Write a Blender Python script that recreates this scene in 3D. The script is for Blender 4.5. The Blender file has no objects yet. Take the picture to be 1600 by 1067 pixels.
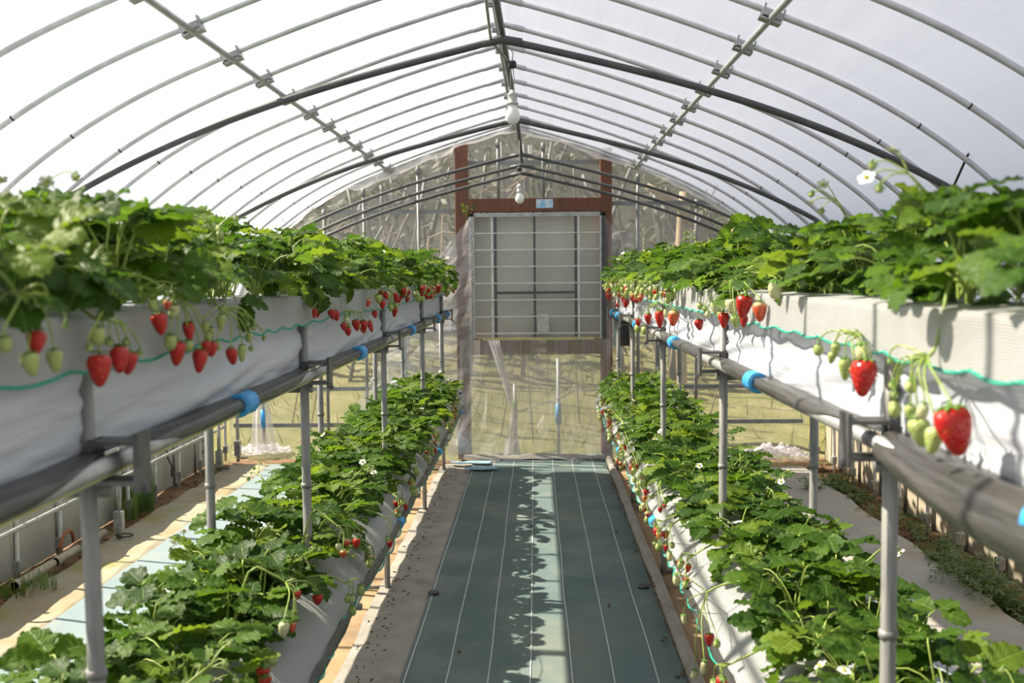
import bpy, math, random
from mathutils import Vector, Matrix, noise
R = math.radians
scn = bpy.context.scene
col = scn.collection

# ---------------------------------------------------------------- camera
FPX = 1600.0
CAM = Vector((0.0, 0.0, 1.6))
PITCH, YAW, ROLL = 3.68, 1.36, -0.55
cam_rot = Matrix.Rotation(R(YAW), 3, 'Z') @ Matrix.Rotation(R(90 - PITCH), 3, 'X') @ Matrix.Rotation(R(ROLL), 3, 'Z')
cd = bpy.data.cameras.new('camera')
cd.sensor_width = 36.0
cd.lens = 36.0 * FPX / 1600.0
cd.clip_start = 0.02
cd.clip_end = 200
cd.dof.use_dof = True
cd.dof.focus_distance = 4.6
cd.dof.aperture_fstop = 4.0
cam = bpy.data.objects.new('camera', cd)
cam.matrix_world = Matrix.Translation(CAM) @ cam_rot.to_4x4()
col.objects.link(cam)
scn.camera = cam

# ---------------------------------------------------------------- sky, sun, exposure
w = bpy.data.worlds.new('sky')
scn.world = w
w.use_nodes = True
bg = w.node_tree.nodes['Background']
bg.inputs[0].default_value = (0.88, 0.92, 1.0, 1)
bg.inputs[1].default_value = 0.72
sd = bpy.data.lights.new('sun', 'SUN')
sd.energy = 20.5
sd.angle = R(0.7)
sd.color = (1.0, 0.89, 0.71)
sun = bpy.data.objects.new('sun', sd)
sun.rotation_euler = Vector((1.0, -0.30, -1.07)).to_track_quat('-Z', 'Y').to_euler()
col.objects.link(sun)
vs = scn.view_settings
scn.display_settings.display_device = 'sRGB'
vs.view_transform = 'Standard'
vs.look = 'None'
vs.exposure = -0.38
vs.gamma = 1.0
vs.use_curve_mapping = False

def ray(px, py):
    return cam_rot @ Vector(((px - 800.0) / FPX, (533.5 - py) / FPX, -1.0))
def at_x(px, py, X):
    d = ray(px, py); return CAM + d * ((X - CAM.x) / d.x)
def at_y(px, py, Y):
    d = ray(px, py); return CAM + d * ((Y - CAM.y) / d.y)
def at_z(px, py, Z):
    d = ray(px, py); return CAM + d * ((Z - CAM.z) / d.z)

# ---------------------------------------------------------------- materials
class NT:
    def __init__(s, name):
        s.m = bpy.data.materials.new(name); s.m.use_nodes = True
        s.t = s.m.node_tree; s.t.nodes.clear()
        s.out = s.n('ShaderNodeOutputMaterial')
    def n(s, kind, **kw):
        nd = s.t.nodes.new(kind)
        for k, v in kw.items(): setattr(nd, k, v)
        return nd
    def l(s, a, b): s.t.links.new(a, b)
    def coord(s, scale=(1, 1, 1), kind='Object', loc=(0, 0, 0)):
        c = s.n('ShaderNodeTexCoord'); mp = s.n('ShaderNodeMapping')
        mp.inputs['Scale'].default_value = scale; mp.inputs['Location'].default_value = loc
        s.l(c.outputs[kind], mp.inputs['Vector']); return mp.outputs[0]
    def noise(s, vec, scale=5, detail=4, rough=0.55):
        nd = s.n('ShaderNodeTexNoise'); nd.inputs['Scale'].default_value = scale
        nd.inputs['Detail'].default_value = detail; nd.inputs['Roughness'].default_value = rough
        if vec is not None: s.l(vec, nd.inputs['Vector'])
        return nd.outputs['Fac']
    def ramp(s, fac, stops):
        r = s.n('ShaderNodeValToRGB'); e = r.color_ramp.elements
        while len(e) < len(stops): e.new(0.5)
        for i, (p, c) in enumerate(stops):
            e[i].position = p
            e[i].color = (c[0], c[1], c[2], 1) if hasattr(c, '__len__') else (c, c, c, 1)
        s.l(fac, r.inputs[0]); return r.outputs[0]
    def math(s, op, a, b=None, c=None):
        nd = s.n('ShaderNodeMath', operation=op)
        for i, v in enumerate((a, b, c)):
            if v is None: continue
            if isinstance(v, (int, float)): nd.inputs[i].default_value = v
            else: s.l(v, nd.inputs[i])
        return nd.outputs[0]
    def mixc(s, fac, a, b, blend='MIX'):
        nd = s.n('ShaderNodeMix', data_type='RGBA', blend_type=blend)
        for i, v in ((0, fac), (6, a), (7, b)):
            if isinstance(v, (int, float)): nd.inputs[i].default_value = v
            elif isinstance(v, tuple): nd.inputs[i].default_value = (*v[:3], 1)
            else: s.l(v, nd.inputs[i])
        return nd.outputs[2]
    def bump(s, h, strength=0.3, dist=0.01):
        b = s.n('ShaderNodeBump'); b.inputs['Strength'].default_value = strength
        b.inputs['Distance'].default_value = dist; s.l(h, b.inputs['Height']); return b.outputs[0]
    def prin(s, color, rough=0.5, metal=0.0, normal=None, spec=None):
        p = s.n('ShaderNodeBsdfPrincipled')
        if isinstance(color, tuple): p.inputs['Base Color'].default_value = (*color[:3], 1)
        else: s.l(color, p.inputs['Base Color'])
        if isinstance(rough, (int, float)): p.inputs['Roughness'].default_value = rough
        else: s.l(rough, p.inputs['Roughness'])
        p.inputs['Metallic'].default_value = metal
        if spec is not None: p.inputs['Specular IOR Level'].default_value = spec
        if normal is not None: s.l(normal, p.inputs['Normal'])
        return p.outputs[0]
    def sh(s, kind, color, **kw):
        nd = s.n(kind)
        if isinstance(color, tuple): nd.inputs[0].default_value = (*color[:3], 1)
        else: s.l(color, nd.inputs[0])
        for k, v in kw.items(): nd.inputs[k].default_value = v
        return nd.outputs[0]
    def mix(s, fac, a, b):
        nd = s.n('ShaderNodeMixShader')
        if isinstance(fac, (int, float)): nd.inputs[0].default_value = fac
        else: s.l(fac, nd.inputs[0])
        s.l(a, nd.inputs[1]); s.l(b, nd.inputs[2]); return nd.outputs[0]
    def add(s, a, b):
        nd = s.n('ShaderNodeAddShader'); s.l(a, nd.inputs[0]); s.l(b, nd.inputs[1]); return nd.outputs[0]
    def done(s, shader):
        s.l(shader, s.out.inputs['Surface']); return s.m

def simple(name, c1, c2=None, scale=8, rough=0.5, metal=0.0, bump=0.0, stretch=(1, 1, 1), lo=0.35, hi=0.65, bscale=None, spec=None):
    t = NT(name)
    v = t.coord(stretch)
    c2 = c2 or tuple(x * 0.7 for x in c1)
    f = t.noise(v, scale)
    c = t.ramp(f, [(lo, c1), (hi, c2)])
    nb = None
    if bump: nb = t.bump(t.noise(v, bscale or scale * 4, 5), bump, 0.01)
    return t.done(t.prin(c, rough, metal, nb, spec))

M = {}
M['pipe'] = simple('galvanised_pipe', (0.50, 0.51, 0.50), (0.36, 0.37, 0.37), 14, 0.42, 0.55, 0.08)
M['post'] = simple('weathered_post', (0.36, 0.36, 0.34), (0.19, 0.19, 0.18), 22, 0.55, 0.35, 0.15, (1, 1, .25))
M['hoop'] = simple('hoop_pipe', (0.62, 0.63, 0.65), (0.48, 0.49, 0.51), 10, 0.45, 0.45, 0.05)
M['stud'] = simple('stud_paint', (.24, .25, .25), (.18, .19, .19), 10, .6)
M['steel_dark'] = simple('clamp_steel', (0.16, 0.16, 0.16), (0.09, 0.09, 0.09), 30, 0.5, 0.5, 0.1)
M['clamp'] = simple('clamp_zinc', (0.42, 0.43, 0.43), (0.25, 0.26, 0.26), 30, 0.4, 0.6, 0.1)
M['hose'] = simple('dark_hose', (0.085, 0.085, 0.085), (0.05, 0.05, 0.055), 9, 0.45, 0.0, 0.05)
M['black'] = simple('black_plastic', (0.012, 0.012, 0.012), (0.025, 0.025, 0.025), 20, 0.4)
M['blue'] = simple('blue_clip', (0.05, 0.36, 0.72), (0.03, 0.28, 0.62), 30, 0.4, 0, 0.05)
M['pvc'] = simple('pvc_pipe', (0.55, 0.58, 0.58), (0.40, 0.43, 0.44), 20, 0.4)
M['green_cord'] = simple('green_cord', (0.02, 0.38, 0.27), (0.01, 0.28, 0.20), 200, 0.6)
M['cable'] = simple('grey_cable', (0.36, 0.35, 0.30), (0.22, 0.21, 0.18), 30, 0.5)
M['wire_white'] = simple('white_rod', (0.72, 0.72, 0.70), (0.55, 0.55, 0.54), 20, 0.5)
M['alu'] = simple('film_channel', (0.62, 0.63, 0.63), (0.42, 0.43, 0.44), 20, 0.4, 0.4)
M['stem'] = simple('green_stem', (0.34, 0.42, 0.08), (0.22, 0.33, 0.06), 40, 0.45)
M['calyx'] = simple('calyx', (0.16, 0.30, 0.05), (0.10, 0.22, 0.04), 60, 0.5)
M['petal'] = simple('petal', (0.85, 0.85, 0.82), (0.75, 0.76, 0.70), 60, 0.6)
M['pollen'] = simple('flower_centre', (0.65, 0.50, 0.06), (0.45, 0.45, 0.06), 90, 0.7)
M['porcelain'] = simple('lamp_socket', (0.50, 0.50, 0.47), (0.36, 0.36, 0.34), 30, 0.4)
M['bulb'] = simple('bulb_glass', (0.82, 0.81, 0.77), (0.78, 0.77, 0.73), 10, 0.25)
M['tan'] = simple('clay_pipe', (0.40, 0.36, 0.27), (0.28, 0.25, 0.19), 20, 0.7, 0, 0.2)
M['rust'] = simple('rusty_hoop', (0.30, 0.10, 0.04), (0.20, 0.07, 0.03), 40, 0.7)
M['foam'] = simple('yellow_foam', (0.55, 0.52, 0.20), (0.42, 0.42, 0.20), 12, 0.8)

def wood(name, c1, c2):
    t = NT(name); v = t.coord((12, 12, 1.2))
    g = t.noise(v, 4, 6, 0.6); k = t.noise(t.coord((1.5, 1.5, 1.5)), 3)
    c = t.mixc(t.ramp(k, [(.35, 0), (.7, .6)]), t.ramp(g, [(.3, c1), (.7, c2)]), tuple(x * .55 for x in c1))
    return t.done(t.prin(c, 0.6, 0, t.bump(g, .35, .01)))
M['wood'] = wood('brown_timber', (0.20, 0.075, 0.035), (0.10, 0.035, 0.018))

# roof film: clear sheet, part of the light is scattered; faint streaks along the house
def film(name, fac_lo, fac_hi, tint=(0.96, 0.97, 1.0), scat=(0.9, 0.91, 0.95), trans=0.6, stretch=(1, .06, 1), scale=9, gloss=0.04, lo=.35, hi=.7, kind='Object'):
    t = NT(name)
    f = t.noise(t.coord(stretch, kind), scale, 6, 0.65)
    g = t.noise(t.coord((1, 1, 1)), 1.3, 3)
    k = t.math('MULTIPLY_ADD', g, 0.35, t.math('MULTIPLY', f, 0.65))
    fac = t.ramp(k, [(lo, fac_lo), (hi, fac_hi)])
    sc = t.mix(trans, t.sh('ShaderNodeBsdfDiffuse', scat), t.sh('ShaderNodeBsdfTranslucent', scat))
    s = t.mix(fac, t.sh('ShaderNodeBsdfTransparent', tint), sc)
    if gloss:
        s = t.mix(gloss, s, t.sh('ShaderNodeBsdfGlossy', (1, 1, 1), Roughness=0.18))
    return t.done(s)
M['roof_film'] = film('roof_film', 0.25, 0.36, trans=.60, scat=(.80, .86, 1.0), lo=.3, hi=.72, gloss=0)
M['end_film'] = film('end_wall_film', 0.15, 0.34, scat=(.46, .46, .46), stretch=(1.2, 1, .35), scale=4, trans=.6, lo=.3, hi=.75)
M['drape_film'] = film('draped_film', 0.06, 0.60, scat=(.62, .62, .64), stretch=(1.2, 30, 1), scale=2, gloss=0.08, kind='UV', lo=.32, hi=.66)
M['white_film'] = film('white_film', 0.45, 0.75, scat=(.86, .84, .86), stretch=(2, 2, 2), scale=3, gloss=0.06)

# white liner of the beds
def liner(name, c1, c2):
    t = NT(name); v = t.coord((1, .25, 3))
    f = t.noise(v, 5, 4)
    c = t.ramp(f, [(.3, c1), (.7, c2)])
    b = t.bump(t.noise(t.coord((1, .35, 5)), 6, 4), .35, .02)
    p = t.prin(c, .42, 0, b, .4)
    return t.done(t.mix(.12, p, t.sh('ShaderNodeBsdfTranslucent', (.8, .82, .85))))
M['liner'] = liner('white_liner', (.58, .61, .66), (.46, .50, .56))
# ribbed white net
def net_mat(name):
    t = NT(name)
    c = t.n('ShaderNodeTexCoord'); sp = t.n('ShaderNodeSeparateXYZ'); t.l(c.outputs['UV'], sp.inputs[0])
    a = t.math('SINE', t.math('MULTIPLY', sp.outputs[1], 2 * math.pi / .0046))
    b = t.math('SINE', t.math('MULTIPLY', sp.outputs[0], 2 * math.pi / .0065))
    h = t.math('MULTIPLY_ADD', b, .35, a)
    colr = t.ramp(t.math('MULTIPLY_ADD', h, .35, .5), [(0.15, (.24, .25, .25)), (.60, (.62, .62, .60))])
    p = t.prin(colr, .6, 0, t.bump(h, .5, .003), .3)
    p2 = t.mix(.22, p, t.sh('ShaderNodeBsdfTranslucent', (.85, .85, .83)))
    hole = t.ramp(h, [(.0, .25), (.25, .04)])
    return t.done(t.mix(hole, p2, t.sh('ShaderNodeBsdfTransparent', (1, 1, 1))))
M['net'] = net_mat('ribbed_net')
# thin black film round the rails
t = NT('black_film'); f = t.noise(t.coord((3, .4, 3)), 6, 4)
M['black_film'] = t.done(t.prin(t.ramp(f, [(.3, (.030, .029, .028)), (.7, (.075, .072, .068))]), .35, 0, t.bump(t.noise(t.coord((4, .6, 4)), 6, 3), .5, .02)))

# leaves
def leaf_mat(name, greens, back, tr, yell=False):
    t = NT(name)
    oi = t.n('ShaderNodeObjectInfo')
    base = t.ramp(oi.outputs['Random'], greens)
    c = t.n('ShaderNodeTexCoord'); sp = t.n('ShaderNodeSeparateXYZ'); t.l(c.outputs['UV'], sp.inputs[0])
    au = t.math('ABSOLUTE', t.math('SUBTRACT', sp.outputs[0], .5))
    ph = t.math('SUBTRACT', t.math('MULTIPLY', sp.outputs[1], 8.0), t.math('MULTIPLY', au, 7.0))
    v = t.math('ABSOLUTE', t.math('SUBTRACT', t.math('FRACT', ph), .5))
    vein = t.ramp(v, [(.0, 1), (.16, 0)])
    mid = t.ramp(au, [(.0, 1), (.05, 0)])
    vv = t.math('MAXIMUM', t.math('MULTIPLY', vein, .45), mid)
    nz = t.noise(t.coord((1, 1, 1)), 30, 3)
    colr = t.mixc(t.math('MULTIPLY', vv, .40), base, (.24, .36, .10))
    colr = t.mixc(t.math('MULTIPLY', nz, .35), colr, t.mixc(1.0, colr, (.6, .65, .5), 'MULTIPLY'))
    ge = t.n('ShaderNodeNewGeometry')
    front = t.mixc(ge.outputs['Backfacing'], colr, t.mixc(.45, colr, back))
    nb = t.bump(t.math('SUBTRACT', 1.0, vv), .45, .004)
    p = t.prin(front, .48, 0, nb, .22)
    trc = t.mixc(1.0, colr, (2.3, 2.2, 1.1), 'MULTIPLY')
    return t.done(t.mix(tr, p, t.sh('ShaderNodeBsdfTranslucent', trc)))
M['leaf'] = leaf_mat('strawberry_leaf', [(0, (.022, .062, .006)), (.4, (.042, .100, .008)), (.75, (.075, .145, .012)), (1, (.14, .21, .02))], (.25, .33, .18), .34)
M['weed'] = leaf_mat('weed_leaf', [(0, (.05, .11, .02)), (1, (.13, .19, .04))], (.25, .33, .18), .3)

def berry_mat(name, skin, top, tip, seed):
    t = NT(name)
    c = t.n('ShaderNodeTexCoord'); sp = t.n('ShaderNodeSeparateXYZ'); t.l(c.outputs['Object'], sp.inputs[0])
    z = t.math('MULTIPLY_ADD', sp.outputs[2], 22.0, 1.0)       # 0 at the tip, 1 at the shoulder
    base = t.ramp(z, [(.0, tip), (.45, skin), (.78, skin), (1.0, top)])
    vo = t.n('ShaderNodeTexVoronoi'); vo.inputs['Scale'].default_value = 210
    t.l(c.outputs['Object'], vo.inputs['Vector'])
    d = t.ramp(vo.outputs['Distance'], [(.14, 1), (.26, 0)])
    colr = t.mixc(t.math('MULTIPLY', d, .75), base, seed)
    nb = t.bump(vo.outputs['Distance'], .6, .003)
    return t.done(t.prin(colr, .28, 0, nb, .5))
M['ripe'] = berry_mat('ripe_berry', (.44, .008, .006), (.50, .025, .012), (.38, .006, .006), (.62, .22, .05))
M['half'] = berry_mat('half_ripe_berry', (.62, .10, .04), (.66, .48, .22), (.60, .03, .02), (.60, .35, .08))
M['green'] = berry_mat('unripe_berry', (.36, .44, .13), (.42, .50, .17), (.34, .42, .11), (.20, .26, .05))
M['pale'] = berry_mat('pale_berry', (.58, .58, .32), (.60, .62, .34), (.62, .52, .28), (.32, .28, .06))

# ground cover
def ground(name, stops, scale, bump=.3, rough=.85, stretch=(1, 1, 1), second=None, spec=.25):
    t = NT(name); v = t.coord(stretch)
    f = t.noise(v, scale, 8, .6)
    c = t.ramp(f, stops)
    if second:
        g = t.noise(t.coord((1, 1, 1), loc=(3, 7, 1)), second[0], 5, .6)
        c = t.mixc(t.ramp(g, [(second[2], 0), (second[3], 1)]), c, second[1])
    return t.done(t.prin(c, rough, 0, t.bump(t.noise(t.coord((1, 1, 1)), scale * 7, 6), bump, .02), spec))
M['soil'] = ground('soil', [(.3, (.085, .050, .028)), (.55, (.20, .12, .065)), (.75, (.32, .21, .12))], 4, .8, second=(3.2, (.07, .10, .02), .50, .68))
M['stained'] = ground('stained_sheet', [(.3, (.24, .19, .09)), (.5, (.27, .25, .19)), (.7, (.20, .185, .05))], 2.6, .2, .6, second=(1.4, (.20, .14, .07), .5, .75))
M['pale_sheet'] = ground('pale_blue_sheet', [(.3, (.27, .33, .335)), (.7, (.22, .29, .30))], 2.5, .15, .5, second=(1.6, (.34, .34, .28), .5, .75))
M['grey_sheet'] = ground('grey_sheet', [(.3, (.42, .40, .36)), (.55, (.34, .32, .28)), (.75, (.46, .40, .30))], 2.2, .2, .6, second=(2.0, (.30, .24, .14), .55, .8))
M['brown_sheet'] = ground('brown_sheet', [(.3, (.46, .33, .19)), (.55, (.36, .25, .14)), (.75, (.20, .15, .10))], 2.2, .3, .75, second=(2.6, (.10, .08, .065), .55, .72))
M['fabric'] = ground('felt_fabric', [(.3, (.40, .38, .34)), (.7, (.30, .28, .24))], 7, .25, .9, second=(3, (.20, .17, .13), .6, .8))
def mat_weave():
    t = NT('weed_mat')
    v = t.coord((1, 1, 1)); f = t.noise(v, 2.4, 8, .65)
    c = t.ramp(f, [(.3, (.105, .155, .158)), (.52, (.138, .192, .188)), (.74, (.23, .255, .22))])
    w1 = t.n('ShaderNodeTexWave', bands_direction='X'); w1.inputs['Scale'].default_value = 120; t.l(v, w1.inputs[0])
    w2 = t.n('ShaderNodeTexWave', bands_direction='Y'); w2.inputs['Scale'].default_value = 120; t.l(v, w2.inputs[0])
    h = t.math('ADD', w1.outputs['Fac'], w2.outputs['Fac'])
    d = t.noise(t.coord((1, 1, 1), loc=(5, 2, 0)), 1.1, 6, .7)
    c = t.mixc(t.ramp(d, [(.5, 0), (.8, .55)]), c, (.30, .28, .20))
    return t.done(t.prin(c, .75, 0, t.bump(h, .15, .002), .25))
M['weed_mat'] = mat_weave()
M['white_line'] = simple('white_thread', (.70, .72, .70), (.52, .55, .53), 20, .7)
M['board_left'] = ground('side_board', [(.3, (.44, .43, .38)), (.7, (.36, .35, .31))], 1.6, .15, .7, (1, 1, .5), second=(1.9, (.26, .22, .15), .62, .8))
M['board_right'] = ground('side_board_warm', [(.3, (.46, .40, .30)), (.7, (.38, .33, .25))], 1.6, .15, .7, (1, 1, .5), second=(1.9, (.26, .20, .12), .62, .8))
M['grass'] = ground('grass_bank', [(.3, (.11, .12, .035)), (.55, (.17, .165, .06)), (.75, (.25, .21, .12))], 3.0, .6)
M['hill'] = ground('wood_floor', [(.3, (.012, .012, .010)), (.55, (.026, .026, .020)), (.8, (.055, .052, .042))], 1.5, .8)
M['bamboo'] = simple('bamboo_culm', (.11, .115, .105), (.06, .065, .055), 3, .6)
M['twig'] = simple('tan_twig', (.36, .28, .18), (.24, .18, .11), 8, .8)
M['panel_grey'] = ground('grey_panel', [(.3, (.70, .70, .63)), (.7, (.60, .60, .54))], 2.0, .1, .7)
M['dark_bar'] = simple('dark_bar', (.10, .105, .11), (.07, .07, .075), 20, .5, .2)
M['blue_paper'] = ground('blue_scrap', [(.3, (.22, .42, .55)), (.7, (.34, .52, .60))], 9, .2, .5)
M['sticker'] = ground('worn_sticker', [(.42, (.70, .72, .72)), (.62, (.18, .45, .70))], 12, .05, .5)
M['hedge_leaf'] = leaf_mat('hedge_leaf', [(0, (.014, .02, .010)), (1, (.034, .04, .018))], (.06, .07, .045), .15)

# ---------------------------------------------------------------- mesh helpers
class MB:
    def __init__(s): s.v = []; s.f = []; s.uv = []; s.mi = []; s.hasuv = False; s.cur = 0
    def face(s, idx, uvs=None):
        s.f.append(tuple(idx)); s.uv.append(uvs); s.mi.append(s.cur)
        if uvs: s.hasuv = True
    def box(s, c, size, rot=None):
        b = len(s.v); hx, hy, hz = size[0] / 2, size[1] / 2, size[2] / 2
        for x, y, z in ((-1, -1, -1), (1, -1, -1), (1, 1, -1), (-1, 1, -1), (-1, -1, 1), (1, -1, 1), (1, 1, 1), (-1, 1, 1)):
            p = Vector((x * hx, y * hy, z * hz))
            if rot is not None: p = rot @ p
            s.v.append(tuple(Vector(c) + p))
        for q in ((0, 3, 2, 1), (4, 5, 6, 7), (0, 1, 5, 4), (1, 2, 6, 5), (2, 3, 7, 6), (3, 0, 4, 7)):
            s.face([b + i for i in q])
        return s
    def tube(s, pts, r, seg=8, cap=True):
        pts = [Vector(p) for p in pts]; n = len(pts)
        rs = r if hasattr(r, '__len__') else [r] * n
        up = Vector((0, 0, 1)); b = len(s.v); prev = None
        for i, p in enumerate(pts):
            d = (pts[min(i + 1, n - 1)] - pts[max(i - 1, 0)])
            d = d.normalized() if d.length > 1e-9 else Vector((0, 0, 1))
            if prev is None:
                a = d.cross(up if abs(d.z) < .95 else Vector((1, 0, 0))).normalized()
            else:
                a = (prev - d * prev.dot(d))
                a = a.normalized() if a.length > 1e-6 else d.orthogonal().normalized()
            prev = a; c = d.cross(a)
            for k in range(seg):
                t = 2 * math.pi * k / seg
                s.v.append(tuple(p + (a * math.cos(t) + c * math.sin(t)) * rs[i]))
        for i in range(n - 1):
            for k in range(seg):
                k2 = (k + 1) % seg
                s.face((b + i * seg + k, b + i * seg + k2, b + (i + 1) * seg + k2, b + (i + 1) * seg + k))
        if cap:
            s.face([b + k for k in range(seg)][::-1]); s.face([b + (n - 1) * seg + k for k in range(seg)])
        return s
    def grid(s, fn, nu, nv, uvfn=None, close_u=False):
        b = len(s.v)
        for i in range(nu + 1):
            for j in range(nv + 1):
                s.v.append(tuple(fn(i / nu, j / nv)))
        for i in range(nu):
            for j in range(nv):
                q = (b + i * (nv + 1) + j, b + (i + 1) * (nv + 1) + j, b + (i + 1) * (nv + 1) + j + 1, b + i * (nv + 1) + j + 1)
                u = None
                if uvfn: u = [uvfn(i / nu, j / nv), uvfn((i + 1) / nu, j / nv), uvfn((i + 1) / nu, (j + 1) / nv), uvfn(i / nu, (j + 1) / nv)]
                s.face(q, u)
        return s
    def lathe(s, prof, seg=12, c=(0, 0, 0)):
        b = len(s.v); c = Vector(c)
        for r, z in prof:
            for k in range(seg):
                t = 2 * math.pi * k / seg
                s.v.append(tuple(c + Vector((r * math.cos(t), r * math.sin(t), z))))
        n = len(prof)
        for i in range(n - 1):
            for k in range(seg):
                k2 = (k + 1) % seg
                s.face((b + i * seg + k, b + i * seg + k2, b + (i + 1) * seg + k2, b + (i + 1) * seg + k))
        s.face([b + k for k in range(seg)][::-1]); s.face([b + (n - 1) * seg + k for k in range(seg)])
        return s
    def mesh(s, name, mats, smooth=True):
        me = bpy.data.meshes.new(name)
        me.from_pydata(s.v, [], s.f)
        for m in (mats if isinstance(mats, (list, tuple)) else [mats]):
            me.materials.append(M[m] if isinstance(m, str) else m)
        if any(s.mi): me.polygons.foreach_set('material_index', s.mi)
        if smooth: me.polygons.foreach_set('use_smooth', [True] * len(s.f))
        if s.hasuv:
            ul = me.uv_layers.new(name='uv'); flat = []
            for f, u in zip(s.f, s.uv):
                for k in range(len(f)): flat.extend(u[k] if u else (0, 0))
            ul.data.foreach_set('uv', flat)
        me.update()
        return me
    def build(s, name, mats, parent=None, smooth=True):
        return put(name, s.mesh(name, mats, smooth), parent)

def put(name, me, parent=None, loc=None, rot=None, scale=None):
    o = bpy.data.objects.new(name, me); col.objects.link(o)
    if parent is not None: o.parent = parent
    if loc is not None: o.location = loc
    if rot is not None: o.rotation_euler = rot
    if scale is not None: o.scale = scale if hasattr(scale, '__len__') else (scale,) * 3
    return o
def empty(name, loc, rz=0):
    o = bpy.data.objects.new(name, None); o.empty_display_size = .05
    o.location = loc; o.rotation_euler = (0, 0, rz); col.objects.link(o); return o
def tag(o, label=None, cat=None, group=None, kind=None):
    if label: o['label'] = label
    if cat: o['category'] = cat
    if group: o['group'] = group
    if kind: o['kind'] = kind
    return o
def nz(*p): return noise.noise(Vector(p))
ORD = ['zeroth', 'first', 'second', 'third', 'fourth', 'fifth', 'sixth', 'seventh', 'eighth', 'ninth', 'tenth', 'eleventh', 'twelfth',
       'thirteenth', 'fourteenth', 'fifteenth', 'sixteenth', 'seventeenth', 'eighteenth', 'nineteenth']
TENS = {2: ('twentieth', 'twenty'), 3: ('thirtieth', 'thirty'), 4: ('fortieth', 'forty')}
def ordinal(n):
    if n < 20: return ORD[n]
    a, b = divmod(n, 10)
    return TENS[a][0] if b == 0 else TENS[a][1] + '-' + ORD[b]

# ================================================================ the house
CX = -0.18                       # middle of the house
Y0, Y1 = -4.0, 8.9               # front and back end of the built stretch
HALF = [(0, 2.87), (.30, 2.785), (.65, 2.675), (1.05, 2.53), (1.40, 2.385), (1.68, 2.235), (1.92, 2.07), (2.10, 1.91), (2.28, 1.69),
        (2.42, 1.40), (2.51, 1.0), (2.55, .5), (2.56, 0.0)]
def crom(pts, n):
    out = []
    P = [Vector(p) for p in pts]
    for i in range(len(P) - 1):
        p0 = P[max(i - 1, 0)]; p1 = P[i]; p2 = P[i + 1]; p3 = P[min(i + 2, len(P) - 1)]
        for k in range(n):
            t = k / n
            out.append(.5 * ((2 * p1) + (p2 - p0) * t + (2 * p0 - 5 * p1 + 4 * p2 - p3) * t * t + (3 * p1 - p0 - 3 * p2 + p3) * t ** 3))
    out.append(P[-1]); return out
half = [Vector((p.x, 0, p.y)) for p in crom([(a, b, 0) for a, b in HALF], 4)]
def arch(off=0.0, zmin=0.0):
    """right half, then mirrored: points of the pointed arch from left foot to right foot, pushed outwards by off"""
    h = []
    for i, p in enumerate(half):
        d = half[min(i + 1, len(half) - 1)] - half[max(i - 1, 0)]
        nrm = Vector((-d.z, 0, d.x)).normalized() * (1 if True else 0)
        nrm = Vector((abs(nrm.x), 0, abs(nrm.z)))
        q = p + nrm * off
        if i == 0: q = Vector((0, 0, p.z + off))
        if q.z >= zmin - 1e-6: h.append(q)
    L = [Vector((CX - p.x, 0, p.z)) for p in reversed(h)]
    return L + [Vector((CX + p.x, 0, p.z)) for p in h[1:]]
def arch_z(x):
    a = abs(x - CX)
    for p, q in zip(half, half[1:]):
        if p.x <= a <= q.x: return p.z + (q.z - p.z) * (a - p.x) / max(q.x - p.x, 1e-6)
    return 0.0

# ground
mb = MB()
def gz(x, y): return .018 * nz(x * 1.7, y * 1.7, 0) + .010 * nz(x * 6, y * 6, 4) - .022
mb.grid(lambda u, v: (-3.4 + 6.4 * u, -4.2 + 13.2 * v, gz(-3.4 + 6.4 * u, -4.2 + 13.2 * v)), 64, 130)
tag(mb.build('floor', 'soil'), 'bare brown soil floor of the greenhouse', None, None, 'structure')

def sheet(name, x0, x1, y0, y1, z, mat, label, cat='sheet', wr=.008, nx=14, ny=120, edge=.02, freq=3.0, seed=0.0):
    def f(u, v):
        y = y0 + (y1 - y0) * v
        e = edge * nz(y * 1.1, seed, 5) + edge * .5 * nz(y * 4, seed, 9)
        x = x0 + (x1 - x0) * u + e * (1 if u > .5 else -1) * abs(2 * u - 1)
        zz = z + wr * (nz(x * freq, y * freq, seed) + .6 * nz(x * freq * 3, y * freq * 2, seed + 7))
        return (x, y, zz)
    m = MB(); m.grid(f, nx, ny); o = m.build(name, mat)
    return tag(o, label, cat)
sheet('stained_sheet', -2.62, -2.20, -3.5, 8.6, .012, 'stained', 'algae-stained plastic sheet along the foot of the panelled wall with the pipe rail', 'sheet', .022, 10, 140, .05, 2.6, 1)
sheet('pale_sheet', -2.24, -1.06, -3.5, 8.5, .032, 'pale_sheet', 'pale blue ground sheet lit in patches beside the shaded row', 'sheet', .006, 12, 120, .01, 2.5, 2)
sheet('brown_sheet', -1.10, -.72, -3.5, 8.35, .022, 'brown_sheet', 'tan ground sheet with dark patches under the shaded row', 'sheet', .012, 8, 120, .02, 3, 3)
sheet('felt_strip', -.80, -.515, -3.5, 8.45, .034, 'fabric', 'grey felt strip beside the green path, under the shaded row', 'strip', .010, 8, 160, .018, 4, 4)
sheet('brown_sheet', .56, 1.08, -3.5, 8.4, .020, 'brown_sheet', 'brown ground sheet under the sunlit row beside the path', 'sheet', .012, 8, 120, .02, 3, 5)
sheet('grey_sheet', 1.02, 2.16, -3.5, 8.3, .030, 'grey_sheet', 'dusty grey ground sheet between sunlit row and mossy soil', 'sheet', .012, 12, 120, .05, 2.2, 6)
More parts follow.
